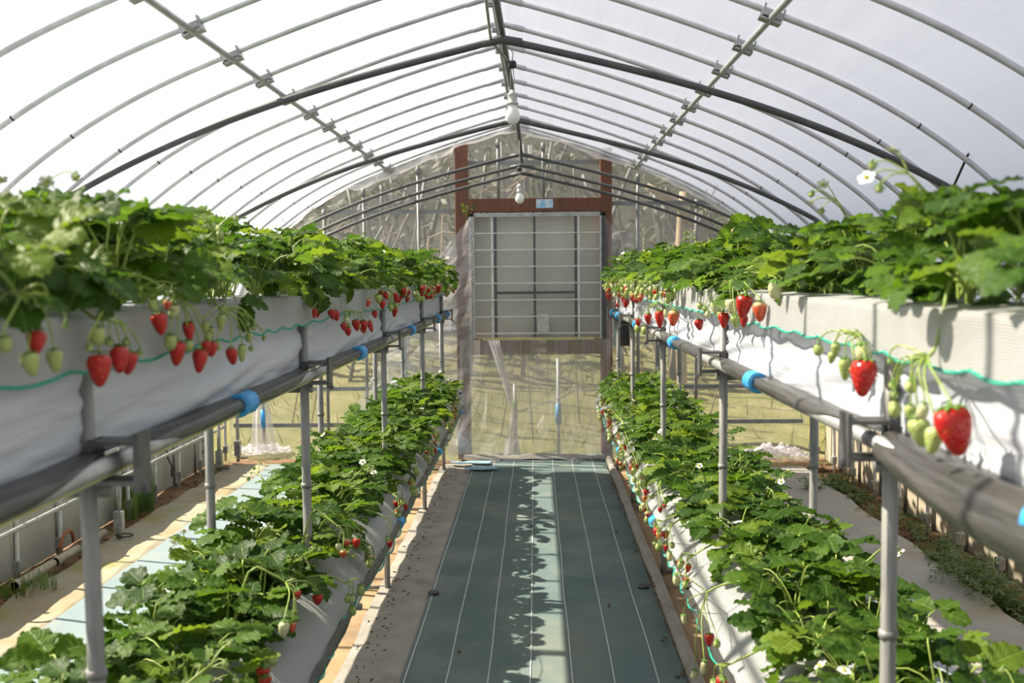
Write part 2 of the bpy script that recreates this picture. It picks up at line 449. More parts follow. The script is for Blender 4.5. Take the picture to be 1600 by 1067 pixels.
# green weed mat with its woven white lines
mat_root = sheet('weed_mat', -.535, .568, -3.5, 8.86, .046, 'weed_mat', 'dark green woven weed mat laid as the centre path', 'mat', .0035, 16, 160, .006, 2.2, 8)
for X in (-.518, -.357, -.196, -.033, .128, .289, .457):
    m = MB()
    def fl(u, v, X=X):
        y = -3.4 + 12.2 * v
        x = X + .006 * nz(y * 1.3, X * 9, 3) + (u - .5) * .0042
        zz = .0485 + .0035 * (nz(x * 2.2, y * 2.2, 8) + .6 * nz(x * 6.6, y * 4.4, 15))
        return (x, y, zz + .0012)
    m.grid(fl, 1, 200); m.build('white_line', 'white_line', mat_root)
# rolled felt edging beside the mat
m = MB()
pts = [(.600 + .012 * nz(y * .9, 2, 2), y, .060 + .006 * nz(y * 2, 1, 1)) for y in [(-3.4 + 12.0 * i / 90) for i in range(91)]]
m.tube(pts, [.030 + .006 * nz(p[1] * 2.5, 5, 5) for p in pts], 8)
tag(m.build('felt_roll', 'fabric'), 'rolled grey felt edging lying between green path and sunlit row', 'edging')
# round drain discs pressed into the mat edges
for (px, py) in ((677, 927), (1005, 917)):
    p = at_z(px, py, .05); m = MB(); m.lathe([(.028, 0), (.030, .006), (.024, .010), (.020, .007), (.004, .009)], 14)
    o = m.build('mat_pin', 'dark_bar'); o.location = p
    tag(o, 'round mat pin holding the path edge by the %s' % ('shaded row' if px < 800 else 'sunlit row'), 'pin')

# fallen bits on the path
rnd = random.Random(3)
m = MB(); m.tube([(0, 0, 0), (.010, .002, .004), (.019, .006, .001)], [.004, .008, .001], 6)
bit_me = m.mesh('leaf_bit', 'brown_sheet')
bits = [(952, 947, 'reddish leaf bit on the green path beside the third line'), (833, 822, 'small leaf bit lying on the sunlit stripe of path'),
        (965, 830, 'tiny brown leaf bit near the sunlit row edge of path'), (720, 1018, 'tiny dark leaf bit low on the green path')]
for px, py, lab in bits:
    o = put('leaf_bit', bit_me, None, at_z(px, py, .055), (0, 0, rnd.random() * 6)); tag(o, lab, 'leaf bit', 'fallen bits on the path')
# litter along the felt strip: uncountable crumbs
m = MB()
for i in range(520):
    y = rnd.uniform(1.5, 8.3); x = rnd.choice((rnd.gauss(-.70, .035), rnd.gauss(.57, .02)))
    r = rnd.uniform(.003, .009); a = rnd.random() * 6
    m.box((x, y, .052 + (.02 if x > 0 else 0) * rnd.random()), (r * 2, r, r * .5), Matrix.Rotation(a, 3, 'Z'))
tag(m.build('dirt_litter', 'soil', None, False), 'crumbs of soil and dry leaf along the path edges', 'litter', None, 'stuff')
# blue plastic scraps at the far end of the path
for k, (px, py, sx, sy, lab) in enumerate([(735, 722, .34, .10, 'pale blue plastic scrap lying flat closest to the door'), (752, 731, .26, .12, 'pale blue plastic scrap at the far corner of green path')]):
    p = at_z(px, py, .065)
    m = MB(); m.grid(lambda u, v: ((u - .5) * sx * (1 + .25 * nz(v * 3, k, 1)), (v - .5) * sy * (1 + .3 * nz(u * 4, k, 2)), .012 * nz(u * 5, v * 4, k)), 12, 6)
    o = m.build('plastic_scrap', 'blue_paper'); o.location = p; tag(o, lab, 'plastic scrap', 'blue scraps by the door')

# roof film
A = arch(.022, .40)
ny = 108
mb = MB()
def rf(u, v):
    i = u * (len(A) - 1); k = min(int(i), len(A) - 2); p = A[k].lerp(A[k + 1], i - k)
    y = Y0 + (Y1 + .02 - Y0) * v
    ph = ((y - 3.77) / .49) % 1.0
    sag = -.006 * math.sin(math.pi * ph) ** 2 + .003 * nz(p.x * 2, y * 1.5, p.z)
    d = Vector((p.x - CX, 0, p.z - 1.0)).normalized()
    q = p + d * sag
    return (q.x, y, q.z)
mb.grid(rf, len(A) - 1, ny)
tag(mb.build('ceiling', 'roof_film'), 'clear plastic roof film stretched over the hoops', None, None, 'structure')

# hoops
HY = [3.77 + .49 * i for i in range(-15, 11)]
HY = [y for y in HY if Y0 < y < 8.80] + [8.86]
ap = arch(0.0)
m = MB(); m.tube(ap, .0125, 8); hoop_me = m.mesh('pipe_hoop', 'hoop')
def near(x): return min(range(len(ap)), key=lambda i: abs(ap[i].x - x) + (0 if ap[i].z > 1.2 else 9))
sl = []
for X in (CX - 1.72, CX + 1.72):
    i = near(X); a, b = ap[i], ap[i] + (ap[i + 1] - ap[i - 1]).normalized() * .007
    m = MB(); m.tube([a, b], .0133, 8); sl.append(m.mesh('joint_ring', 'black'))
m = MB(); i = near(CX); m.tube([ap[i - 2], ap[i - 1], ap[i], ap[i + 1], ap[i + 2]], .0150, 8); ridge_me = m.mesh('ridge_sleeve', 'hoop')
m = MB(); m.box((0, 0, 0), (.035, .05, .06)); foot_me = m.mesh('foot_clip', 'clamp', False)
vis = sorted(HY, reverse=True)
for n, y in enumerate(vis):
    o = put('pipe_hoop', hoop_me, None, (0, y, 0))
    tag(o, 'grey steel roof hoop, %s hoop counted from the door wall' % ordinal(n + 1), 'hoop', 'grey roof hoops')
    for s_ in sl: put('joint_ring', s_, o)
    put('ridge_sleeve', ridge_me, o)
    for sx in (-1, 1): put('foot_clip', foot_me, o, (CX + sx * 2.555, 0, .10))

# long pipes with their clamps
m = MB()
m.box((0, 0, -.005), (.062, .036, .006)); m.box((-.028, 0, .014), (.006, .036, .040)); m.box((.028, 0, .014), (.006, .036, .040))
m.box((0, -.019, .012), (.05, .004, .018)); m.box((0, .019, .012), (.05, .004, .018)); m.tube([(-.036, 0, .020), (.036, 0, .020)], .004, 6)
clamp_me = m.mesh('clamp', 'clamp', False)
def purlin(X, label):
    z = arch_z(X) - .028
    m = MB(); m.tube([(X, Y0, z), (X, 2, z), (X, Y1 - .06, z)], .0125, 8)
    o = m.build('long_pipe', 'pipe'); tag(o, label, 'pipe')
    tilt = math.atan2(arch_z(X + .05) - arch_z(X - .05), .1)
    for y in HY: put('clamp', clamp_me, o, (X, y, z), (0, -tilt, 0), 1.3)
    return o
purlin(CX - 1.06, 'long grey roof pipe with clamps on the bright sunward slope')
purlin(CX + 1.03, 'long grey roof pipe with clamps on the greyer roof slope')
m = MB(); m.tube([(CX, Y0, 2.835), (CX, Y1 - .1, 2.835)], .0125, 8)
o = m.build('ridge_pipe', 'pipe'); tag(o, 'grey ridge pipe along the peak with small clamp plates', 'pipe')
for y in HY: put('clamp', clamp_me, o, (CX, y, 2.832))
# dark pipe and cable slung under the ridge
m = MB(); pts = [(CX + .02 + .055 * min(max((y - 3) / 6, 0), 1), y, 2.70 - (.13 * max(0, (y - 6.8) / 1.8) ** 1.3)) for y in [Y0 + (8.75 - Y0) * i / 30 for i in range(31)]]
m.tube(pts, .0155, 8)
tag(m.build('centre_pipe', 'hose'), 'dark pipe running under the ridge, carrying the dark hoops', 'pipe')
def cpos(y):
    for a, b in zip(pts, pts[1:]):
        if a[1] <= y <= b[1]:
            t = (y - a[1]) / (b[1] - a[1]); return Vector(a).lerp(Vector(b), t)
    return Vector(pts[-1])
b1 = at_y(801, 182, 4.82); b2 = at_y(812, 311, 7.8)
m = MB(); cp = [(cpos(y).x - .045 + .012 * math.sin(y * 2.1), y, cpos(y).z - .015 - .02 * math.sin(y * 1.7) ** 2) for y in [Y0 + (4.72 - Y0) * i / 40 for i in range(41)]]
cp += [(b1.x - .012, 4.82, b1.z + .245)]
m.tube(cp, .0065, 6)
tag(m.build('power_cable', 'cable'), 'grey power cable running along the ridge to the bigger bulb', 'cable')

# dark inner hoops (hoses bent under the roof)
def dark_hoop(y, ztop, drop, wide, label, tilt=0.0, r=.0165):
    xs = [i / 24 * 2 - 1 for i in range(49 // 1) if i <= 24]
    c = cpos(y)
    pts_ = []
    for i in range(61):
        u = i / 30 - 1; a = abs(u) * wide
        k = a / wide
        z = ztop - .235 * a - .0265 * a ** 3
        pts_.append((c.x + u * wide, y + tilt * u, z))
    m = MB(); m.tube(pts_, r, 8); o = m.build('dark_hoop', 'hose'); tag(o, label, 'hoop', 'dark inner hoops')
    m = MB(); m.tube([(c.x - .09, y, ztop - .017), (c.x, y, ztop), (c.x + .09, y, ztop - .017)], r * 1.25, 8); m.build('centre_sleeve', 'hose', o)
    return o
dark_hoop(4.70, 2.665, .36, 2.04, 'dark bent hoop pipe crossing in front of the bigger bulb')
dark_hoop(6.98, 2.645, .36, 2.04, 'dark bent hoop pipe above the smaller bulb, before the door wall')
dark_hoop(8.30, 2.570, .36, 2.12, 'topmost of the bunched dark hoops before the door wall', 0, .013)
dark_hoop(8.42, 2.495, .34, 2.10, 'middle dark hoop of the bunch before the door wall', 0, .013)
dark_hoop(8.50, 2.440, .36, 2.06, 'lowest dark hoop of the bunch before the door wall', 0, .013)
# rope tie on the first dark hoop
p = at_y(1490, 318, 4.70); q = at_y(1513, 240, 4.25)
m = MB(); m.tube([q, q.lerp(p, .5) + Vector((-.03, 0, -.03)), p], .006, 6); m.tube([p + Vector((-.06, 0, .0)), p + Vector((0, 0, -.025)), p + Vector((.08, 0, 0))], .007, 6)
m.tube([p + Vector((0, -.02, .03)), p + Vector((.02, -.025, 0)), p + Vector((0, -.02, -.03))], .007, 6)
tag(m.build('tie_cord', 'black'), 'black cord tying the dark hoop up to a grey hoop', 'cord')

# light bulbs
def bulb(pos, s, label, y):
    o = empty('light_bulb', pos)
    tag(o, label, 'bulb', 'hanging bulbs')
    m = MB(); m.lathe([(.002, -.034), (.014, -.032), (.024, -.024), (.031, -.010), (.0325, .003), (.030, .016), (.024, .030), (.018, .043), (.015, .052)], 20)
    g = m.build('glass', 'bulb', o)
    m = MB(); m.lathe([(.015, .050), (.026, .052), (.026, .058), (.020, .060), (.0205, .088), (.022, .090), (.022, .096), (.012, .102), (.010, .112)], 16)
    m.build('socket', 'porcelain' if s > 1 else 'steel_dark', o)
    c = cpos(y); top = (c - Vector(pos)) / s
    m = MB()
    for k in (-1, 1):
        m.tube([(k * .004, 0, .108), (k * .008, .004 * k, .16), (k * .003, 0, .21), (0, 0, .235)], .0022, 5)
    m.tube([(0, 0, .235), (.004, 0, .27), (top.x * .8, 0, top.z - .01)], .0025, 5)
    m.build('cord', 'cable', o)
    if s > 1:
        m = MB(); m.lathe([(.014, .205), (.019, .21), (.019, .228), (.014, .236)], 12); m.build('junction_box', 'black', o)
    else:
        m = MB(); m.box((.006, 0, .17), (.022, .012, .05)); m.build('junction_box', 'wire_white', o, False)
    o.scale = (s, s, s)
bulb(b1, 1.08, 'bigger white bulb hanging closer, high under the ridge', 4.82)
bulb(b2, 1.02, 'smaller-looking white bulb hanging before the wooden door beam', 7.8)

# ---------------------------------------------------------------- side walls
def side_wall(name, X, mat, label, facing):
    o = tag(empty(name, (X, 0, 0)), label, None, None, 'structure')
    y = -3.9; n = 0
    while y < 8.8:
        L = .49
        m = MB(); m.box((0, y + L / 2, .235), (.022 + .004 * (n % 2), L - .012, .49)); m.build('board', mat, o, False)
        m = MB(); m.tube([(facing * .022, y, -.02), (facing * .022, y, .52)], .011, 6); m.build('stake', 'post', o)
        y += L; n += 1
    return o
side_wall('wall_left', -2.86, 'board_left', 'grey side wall boards with thin stakes, behind the pipe rail', 1)
side_wall('wall_right', 2.50, 'board_right', 'beige side wall boards catching the sun with thin stakes', -1)
# net above the boards on the shaded side
m = MB(); m.tube([(-2.69, Y0, .31), (-2.69, 4, .315), (-2.69, 8.7, .325)], .0135, 8)
o = m.build('pipe_rail', 'pipe'); tag(o, 'long horizontal pipe rail in front of the grey boards', 'pipe rail')
for y in HY[8::4]: put('clamp', clamp_me, o, (-2.70, y, .315), (0, R(90), 0))
# slanting props with a boot at the foot
for k, (px, py) in enumerate(((187, 840), (343, 735), (372, 718))):
    p = at_z(px, py, .02)
    m = MB(); m.tube([p + Vector((0, 0, -.02)), p + Vector((-.02, .08, .62))], .014, 8)
    o = m.build('wall_prop', 'post'); tag(o, ['nearer slanting grey prop against the pipe rail, boot at its foot', 'slanting grey prop at the pipe rail, second from the camera', 'slanting grey prop at the pipe rail, third from the camera'][k], 'prop', 'props at the pipe rail')
    m = MB(); m.box(p + Vector((0, 0, .10)), (.05, .05, .13)); m.build('boot', 'clamp', o, False)
    m = MB(); m.tube([p + Vector((.03 + .05 * math.cos(a), .04 * math.sin(a), .015)) for a in [i * .5 for i in range(13)]], .005, 5); m.build('wire_loop', 'black', o)
# clay pipe pieces at the wall foot
for k, (a, b) in enumerate((((34, 916), (92, 880)), ((98, 878), (124, 857)), ((155, 845), (176, 832)))):
    A_, B_ = at_z(*a, .05), at_z(*b, .05)
    A_.x = B_.x = -2.66
    m = MB(); m.tube([A_, A_.lerp(B_, .5), B_], .024, 10); m.tube([A_, A_ + (B_ - A_).normalized() * .04], .029, 10)
    tag(m.build('drain_pipe', 'tan'), ['longest tan drain pipe piece at the foot of grey boards', 'short tan drain pipe piece ending at the rusty hoop', 'tan drain pipe piece at the foot of nearer slanting prop'][k], 'drain pipe', 'tan drain pipes')
p = at_z(118, 858, .06); p.x = -2.70
m = MB(); m.tube([p + Vector((.01 * math.sin(a), .085 * math.cos(a), .085 * math.sin(a) + .02)) for a in [i * math.pi / 10 for i in range(11)]], .010, 8)
tag(m.build('rusty_hoop', 'rust'), 'small rusty hoop standing at the drain pipe end', 'hoop')
# cables hanging on the grey boards
for k, pp in enumerate(([(252, 690), (262, 715), (268, 745)], [(320, 660), (321, 700), (311, 712)])):
    P3 = [at_x(x, y, -2.82) for x, y in pp]
    m = MB(); m.tube([P3[0], P3[0].lerp(P3[1], .5) + Vector((0, .06, -.03)), P3[1], P3[1].lerp(P3[2], .5) + Vector((0, .05, 0)), P3[2]], .006, 5)
    tag(m.build('loose_cable', 'black'), ['black cable hanging in a curve on the grey boards, closer', 'black cable loop on the grey boards nearer the door'][k], 'cable', 'cables on the grey boards')

# blade grass tufts and weeds
def grass_tuft(loc, n, h, sp, label, seed):
    r_ = random.Random(seed); m = MB()
    for i in range(n):
        a = r_.random() * 6.28; d = r_.random() ** .5 * sp; hh = h * r_.uniform(.5, 1.1); ln = r_.uniform(.05, .4) * hh
        b = Vector((d * math.cos(a), d * math.sin(a), 0)); w_ = .0035
        c = Vector((math.cos(a + 1), math.sin(a + 1), 0)); t_ = Vector((-c.y, c.x, 0)) * w_
        bb = len(m.v)
        for q, kk in ((0, 1), (.5, .8), (1, .1)):
            p_ = b + Vector((0, 0, hh * q)) + c * ln * q * q
            m.v += [tuple(p_ - t_ * kk), tuple(p_ + t_ * kk)]
        m.face((bb, bb + 1, bb + 3, bb + 2)); m.face((bb + 2, bb + 3, bb + 5, bb + 4))
    o = m.build('grass_tuft', 'weed'); o.location = loc; tag(o, label, 'grass', 'grass tufts by the grey boards'); return o
def wallp(px, py, X):
    p = at_z(px, py, 0.0); p.x = X; return p
grass_tuft(wallp(248, 800, -2.74), 150, .30, .10, 'tall green grass tuft against the grey boards', 1)
grass_tuft(wallp(215, 812, -2.74), 90, .20, .07, 'shorter green grass tuft beside the tall one on grey boards', 2)
grass_tuft(at_z(410, 660, .02), 60, .14, .06, 'small dry grass tuft on the sheet near the door wall', 3)
grass_tuft(wallp(8, 925, -2.62), 140, .10, .14, 'low green tuft at the near end of grey boards', 4)

# mossy soil with low weeds in front of the beige boards: nobody could count it
def weed_patch(name, spots, label):
    r_ = random.Random(11); m = MB()
    for (x, y, n, h, sp) in spots:
        for i in range(n):
            a = r_.random() * 6.28; d = r_.random() ** .6 * sp
            b = Vector((x + d * math.cos(a) * .7, y + d * math.sin(a), -.01)); hh = h * r_.uniform(.3, 1.1)
            top = b + Vector((r_.uniform(-.3, .3) * hh, r_.uniform(-.3, .3) * hh, hh))
            s_ = r_.uniform(.010, .022); nrm = Vector((r_.uniform(-.6, .6), r_.uniform(-.6, .6), 1)).normalized()
            e1 = nrm.orthogonal().normalized(); e1 = Matrix.Rotation(r_.random() * 6, 3, nrm) @ e1; e2 = nrm.cross(e1)
            for k in range(3):
                an = k * 2.1; dd = e1 * math.cos(an) + e2 * math.sin(an); ss = nrm.cross(dd)
                bb = len(m.v)
                m.v += [tuple(top), tuple(top + dd * s_ * .7 + ss * s_ * .5), tuple(top + dd * s_ * 1.5 - nrm * s_ * .3), tuple(top + dd * s_ * .7 - ss * s_ * .5)]
                m.face((bb, bb + 1, bb + 2, bb + 3), [(.5, 0), (1, .5), (.5, 1), (0, .5)])
            bb = len(m.v)
            m.v += [tuple(b), tuple(top), tuple(b + Vector((.002, .001, 0)))]; m.face((bb, bb + 1, bb + 2))
    return tag(m.build(name, 'weed'), label, 'weeds', None, 'stuff')
rw = random.Random(5)
spots = [(rw.uniform(2.18, 2.34), rw.uniform(2.0, 8.0), rw.randint(14, 40), rw.uniform(.03, .10), rw.uniform(.06, .16)) for i in range(70)]
spots += [(2.16, 5.15, 160, .16, .22), (2.2, 4.9, 110, .13, .2), (2.3, 4.0, 160, .08, .25), (2.3, 3.6, 160, .07, .25), (2.0, 7.4, 60, .12, .1)]
weed_patch('low_weeds', spots, 'low green weeds and moss along the beige boards')
# clods and dry stems
m = MB(); rr = random.Random(8)
for i in range(420):
    s_ = rr.uniform(.006, .028); x, y = rr.uniform(2.16, 2.46), rr.uniform(2.2, 8.6)
    m.lathe([(s_ * .5, -s_ * .3), (s_, 0), (s_ * .6, s_ * .5), (s_ * .1, s_ * .6)], 5, (x, y, gz(x, y) + .004))
for i in range(160):
    s_ = rr.uniform(.006, .02); x, y = rr.uniform(-2.82, -2.62), rr.uniform(3.5, 8.6)
    m.lathe([(s_ * .5, -s_ * .3), (s_, 0), (s_ * .6, s_ * .5), (s_ * .1, s_ * .6)], 5, (x, y, gz(x, y) + .004))
tag(m.build('soil_clods', 'soil', None, False), 'loose brown soil clods along both side walls', 'soil', None, 'stuff')

# ================================================================ the door wall
YW = 8.9
def wx(px): return at_y(px, 430, YW).x
def wz(py): return at_y(838, py, YW).z
wb = tag(empty('wall_back', (0, 0, 0)), 'film-clad end wall with timber door posts and pipe studs', None, None, 'structure')
def film_pane(x0, x1, z0, z1f, y, name='film_pane', mat='end_film', amp=.012, nx=24, nzv=24, seed=0):
    def f(u, v):
        x = x0 + (x1 - x0) * u; zt = z1f(x) if callable(z1f) else z1f
        z = z0 + (max(zt, z0 + .01) - z0) * v
        return (x, y + amp * nz(x * 3, z * 2, seed) + amp * .5 * math.sin((x + z * .35) * 24 + 3 * nz(x, z, seed)) * .5, z)
    m = MB(); m.grid(f, nx, nzv); return m.build(name, mat, wb)
rz = lambda x: arch_z(x) - .01
film_pane(CX - 2.55, -.64, .0, rz, YW + .06, seed=1, nx=40, nzv=40)
film_pane(-.64, .60, 2.20, rz, YW + .06, seed=2)
film_pane(.60, CX + 2.55, .0, rz, YW + .06, seed=3, nx=40, nzv=40)
film_pane(-.64, .60, .0, .98, YW + .06, seed=4)
# timber
def timber(name, x0, x1, z0, z1, y, th, label=None):
    m = MB(); c = ((x0 + x1) / 2, y, (z0 + z1) / 2); m.box(c, (x1 - x0, th, z1 - z0))
    o = m.build(name, 'wood', wb, False)
    bv = o.modifiers.new('b', 'BEVEL'); bv.width = .004; bv.segments = 1
    return o
xl0, xl1, xr0, xr1 = wx(713), wx(733), wx(938), wx(956)
timber('timber_post', xl0, xl1, 0, 2.745, YW, .09)
timber('timber_post', xr0, xr1, 0, 2.685, YW, .09)
timber('timber_beam', xl1 - .01, xr0 + .01, wz(331), wz(310), YW - .008, .085)
timber('timber_sill', xl1, xr0, wz(553), wz(529), YW - .002, .08)
m = MB(); p = at_y(851, 318, YW - .055); m.box(p, (.145, .002, .075)); tag(m.build('sticker', 'sticker', wb, False), 'worn white and blue sticker')
# pipe studs and rails
for X, z0, z1 in ((wx(655), 0, None), (wx(570), 0, None), (wx(508), 0, None), (wx(780), 2.26, None), (wx(850), 2.26, None), (wx(997), 0, None), (wx(1088), 0, None)):
    zt = rz(X) - .05
    m = MB(); m.tube([(X, YW + .01, z0), (X, YW + .01, zt)], .0135, 8); m.box((X, YW + .0, zt - .04), (.035, .03, .06))
    m.build('stud_pipe', 'stud', wb)
for x0, x1, z in ((CX - 1.62, xl0, wz(328)), (wx(735), xr0, wz(253)), (xr1, CX + 1.75, wz(319)), (CX - 2.5, xl0, .30), (xr1, CX + 2.5, .31), (CX - 2.5, xl0, .62), (xr1, CX + 2.5, .62)):
    m = MB(); m.box(((x0 + x1) / 2, YW + .03, z), (x1 - x0, .012, .036)); m.build('cross_rail', 'stud', wb, False)
# ragged white roof-film skirt over the last hoop
A2 = arch(.012, 1.2)
def sk(u, v):
    i = u * (len(A2) - 1); k = min(int(i), len(A2) - 2); p = A2[k].lerp(A2[k + 1], i - k)
    d = (Vector((CX, 0, 1.0)) - p).normalized()
    w_ = .05 + .045 * (nz(p.x * 2.2, p.z, 3) + .5 * nz(p.x * 7, p.z, 1)) + .03 * (1 if -1.6 < p.x < -.7 else 0)
    q = p + d * w_ * v
    return (q.x, YW - .03 - .05 * v - .018 * nz(p.x * 9, v * 2, 6), q.z)
m = MB(); m.grid(sk, (len(A2) - 1) * 2, 4); m.build('film_skirt', 'white_film', wb)

# ---------------------------------------------------------------- lattice window in the door
win = tag(empty('window_1', (0, YW - .05, 0)), 'square netted ventilation window above the door sill, rods and dark bars', None, None, 'structure')
X0, X1, ZT, ZB = wx(735), wx(946), wz(333), wz(529)
def bar(name, x0, x1, z0, z1, y, th, mat):
    m = MB(); m.box(((x0 + x1) / 2, y, (z0 + z1) / 2), (abs(x1 - x0), th, abs(z1 - z0))); return m.build(name, mat, win, False)
bar('frame', X0, X1, ZT - .03, ZT, 0, .02, 'alu')
bar('frame', X0, X0 + .038, ZB, ZT, 0, .02, 'alu')
bar('frame', X1 - .050, X1 - .038, ZB, ZT, 0, .02, 'alu')
bar('frame', X1 - .036, X1, ZB, ZT, .005, .03, 'dark_bar')
bar('foam_strip', X0 + .10, X1 - .10, ZB - .008, ZB + .014, -.012, .03, 'foam')
def zig(a, b, amp_axis, n, amp):
    a, b = Vector(a), Vector(b); P_ = []
    for i in range(n + 1): P_.append(a.lerp(b, i / n) + Vector(amp_axis) * (amp if i % 2 else -amp))
    m = MB(); m.tube(P_, .0022, 4); return m.build('spring_wire', 'steel_dark', win)
zig((X0 + .02, -.013, ZT - .015), (X1 - .05, -.013, ZT - .015), (0, 0, 1), 60, .009)
zig((X0 + .019, -.013, ZB), (X0 + .019, -.013, ZT), (1, 0, 0), 60, .010)
zig((X1 - .018, -.013, ZB), (X1 - .018, -.013, ZT), (1, 0, 0), 50, .009)
for px, wd, mt in ((769.5, .016, 'wire_white'), (774.5, .024, 'dark_bar'), (835.5, .020, 'dark_bar'), (899.5, .022, 'dark_bar'), (904, .015, 'wire_white')):
    X = wx(px); bar('upright_bar', X - wd / 2, X + wd / 2, ZB, ZT - .03, .02, .02, mt)
for i in range(7):
    z = wz(364 + 26 * i)
    if z > ZB: bar('cross_rod', X0 + .04, X1 - .05, z - .0045, z + .0045, .006, .010, 'wire_white')
bar('dark_crossbar', wx(774), wx(899), wz(459), wz(455), .03, .02, 'dark_bar')
m = MB()
n = 90
for i in range(n + 1):
    x = X0 + .04 + (X1 - X0 - .09) * i / n; m.box((x, .045, (ZB + ZT - .03) / 2), (.0010, .0010, ZT - ZB - .03))
for i in range(86):
    z = ZB + (ZT - .03 - ZB) * i / 85; m.box(((X0 + X1) / 2, .047, z), (X1 - X0 - .09, .0010, .0010))
m.build('net', 'clamp', win, False)
# grey board standing behind the net
m = MB()
m.box(((X0 + X1) / 2, .14, (ZB + ZT) / 2), (X1 - X0 - .02, .02, ZT - ZB))
m.build('back_board', 'panel_grey', win, False)
m = MB(); m.box((wx(848), .02, wz(504)), (.10, .03, .16)); m.build('switch_box', 'porcelain', win, False)

# ---------------------------------------------------------------- draped plastic
def drape(name, fn, nu, nv, mat, label, cat='plastic film', swap=False):
    m = MB(); m.grid(fn, nu, nv, (lambda u, v: (v, u)) if swap else (lambda u, v: (u, v))); return tag(m.build(name, mat), label, cat)
# fan of film pulled to the left of the window
PA = [at_y(736, 337, 8.83), at_y(738, 712, 8.80)]; PB = [at_y(690, 395, 8.80), at_y(520, 700, 8.80)]
def fan(u, v):
    a = PA[0].lerp(PA[1], v); b = PB[0].lerp(PB[1], v ** .8)
    p = a.lerp(b, u); p.y += -.02 + .022 * math.sin(v * 46 + 2.5 * u + 3 * nz(u * 2, v * 3, 1)) * (.25 + u) + .02 * nz(u * 3, v * 9, 4)
    p.z = max(p.z, .055); return p
drape('plastic_drape', fan, 26, 110, 'drape_film', 'creased clear plastic sheet fanned out beside the window over the timber post')
def fan2(u, v):
    a = at_y(946, 338, 8.82).lerp(at_y(948, 560, 8.82), v); b = at_y(1002, 352, 8.82).lerp(at_y(1022, 470, 8.82), v)
    p = a.lerp(b, u); p.z -= .10 * math.sin(math.pi * u) * (1 - v); p.y += .02 * math.sin(u * 14 + v * 3) ; return p
drape('plastic_drape', fan2, 20, 20, 'end_film', 'slack hazy plastic sheet hanging beside the window behind the sunlit row')
# film over the lower half of the door, gathered on the floor
def low(u, v):
    x = -.66 + 1.30 * u; z = .99 * (1 - v) + .06
    k = max(0, v - .35) / .65
    x += .16 * k * k * (u - .5) * 2
    x += .05 * k * math.sin(u * 30 + 4 * nz(u * 2, v * 2, 2))
    y = 8.79 - .03 * math.sin(u * 38 + v * 6 + 5 * nz(u * 2, v, 1)) * (.15 + k) - .16 * k ** 3 - .05 * k * nz(u * 7, v * 3, 8)
    if v > .93: z = .058 + .03 * abs(nz(u * 14, v * 5, 3)); y -= .25 * (v - .93) / .07 * (.6 + nz(u * 5, 1, 1))
    return (x, y, z)
drape('door_curtain', low, 140, 60, 'drape_film', 'clear plastic curtain over the lower door, folds gathered on the floor', 'curtain', True)
def rib(u, v):
    w_ = [.10, .085, .06, .05, .045, .06, .11, .17]; i = v * 7; k = min(int(i), 6); ww = w_[k] + (w_[k + 1] - w_[k]) * (i - k)
    c = at_y(771, 532, 8.74).lerp(at_y(803, 640, 8.72), min(v / .55, 1)) if v < .55 else at_y(803, 640, 8.72).lerp(at_y(800, 716, 8.62), (v - .55) / .45)
    return (c.x + (u - .5) * ww, c.y - .018 * math.sin(u * 22 + v * 4), max(c.z, .06))
drape('film_streamer', rib, 30, 40, 'white_film', 'white bunched strip of plastic hanging down before the door curtain')
# dark folded hem of the curtain at the floor
m = MB()
m.grid(lambda u, v: (-.62 + 1.22 * u, 8.66 - .10 * v - .03 * nz(u * 6, v * 2, 2), .056 + .05 * math.sin(math.pi * v) * (.6 + .6 * nz(u * 5, 3, 1)) + .008 * nz(u * 22, v * 6, 2)), 60, 8)
tag(m.build('curtain_hem', 'grey_sheet'), 'grey folded sheet lying along the foot of the door', 'sheet')
# crumpled heap of film in the far corner
def heap(c, rx, ry, h, label, seed):
    def f(u, v):
        a = u * 2 * math.pi; r_ = v
        x = c.x + rx * r_ * math.cos(a) * (1 + .25 * nz(a, seed, 1)); y = c.y + ry * r_ * math.sin(a)
        z = h * (1 - r_ ** 2) * (1 + .6 * nz(x * 9, y * 9, seed)) + .07 * abs(nz(x * 26, y * 26, seed)) + .02
        return (x + .05 * nz(x * 30, y * 30, seed + 2), y + .05 * nz(x * 30, y * 30, seed + 5), max(z, .02))
    m = MB(); m.grid(f, 56, 22); return tag(m.build('film_heap', 'white_film', None, False), label, 'plastic heap')
heap(at_z(1205, 710, .06), .34, .17, .10, 'crumpled heap of clear plastic in the corner by beige boards', 4)
heap(at_z(412, 703, .04), .26, .20, .04, 'trailing white plastic on the ground in the corner by grey boards', 9)
def corner(u, v):
    a = at_y(398, 600, 8.75).lerp(at_y(392, 702, 8.7), v); b = at_y(414, 600, 8.75).lerp(at_y(436, 707, 8.6), v)
    p = a.lerp(b, u); p.y -= .02 * math.sin(u * 20); return p
drape('plastic_drape', corner, 20, 16, 'white_film', 'narrow gathered plastic tail hanging in the corner by grey boards')
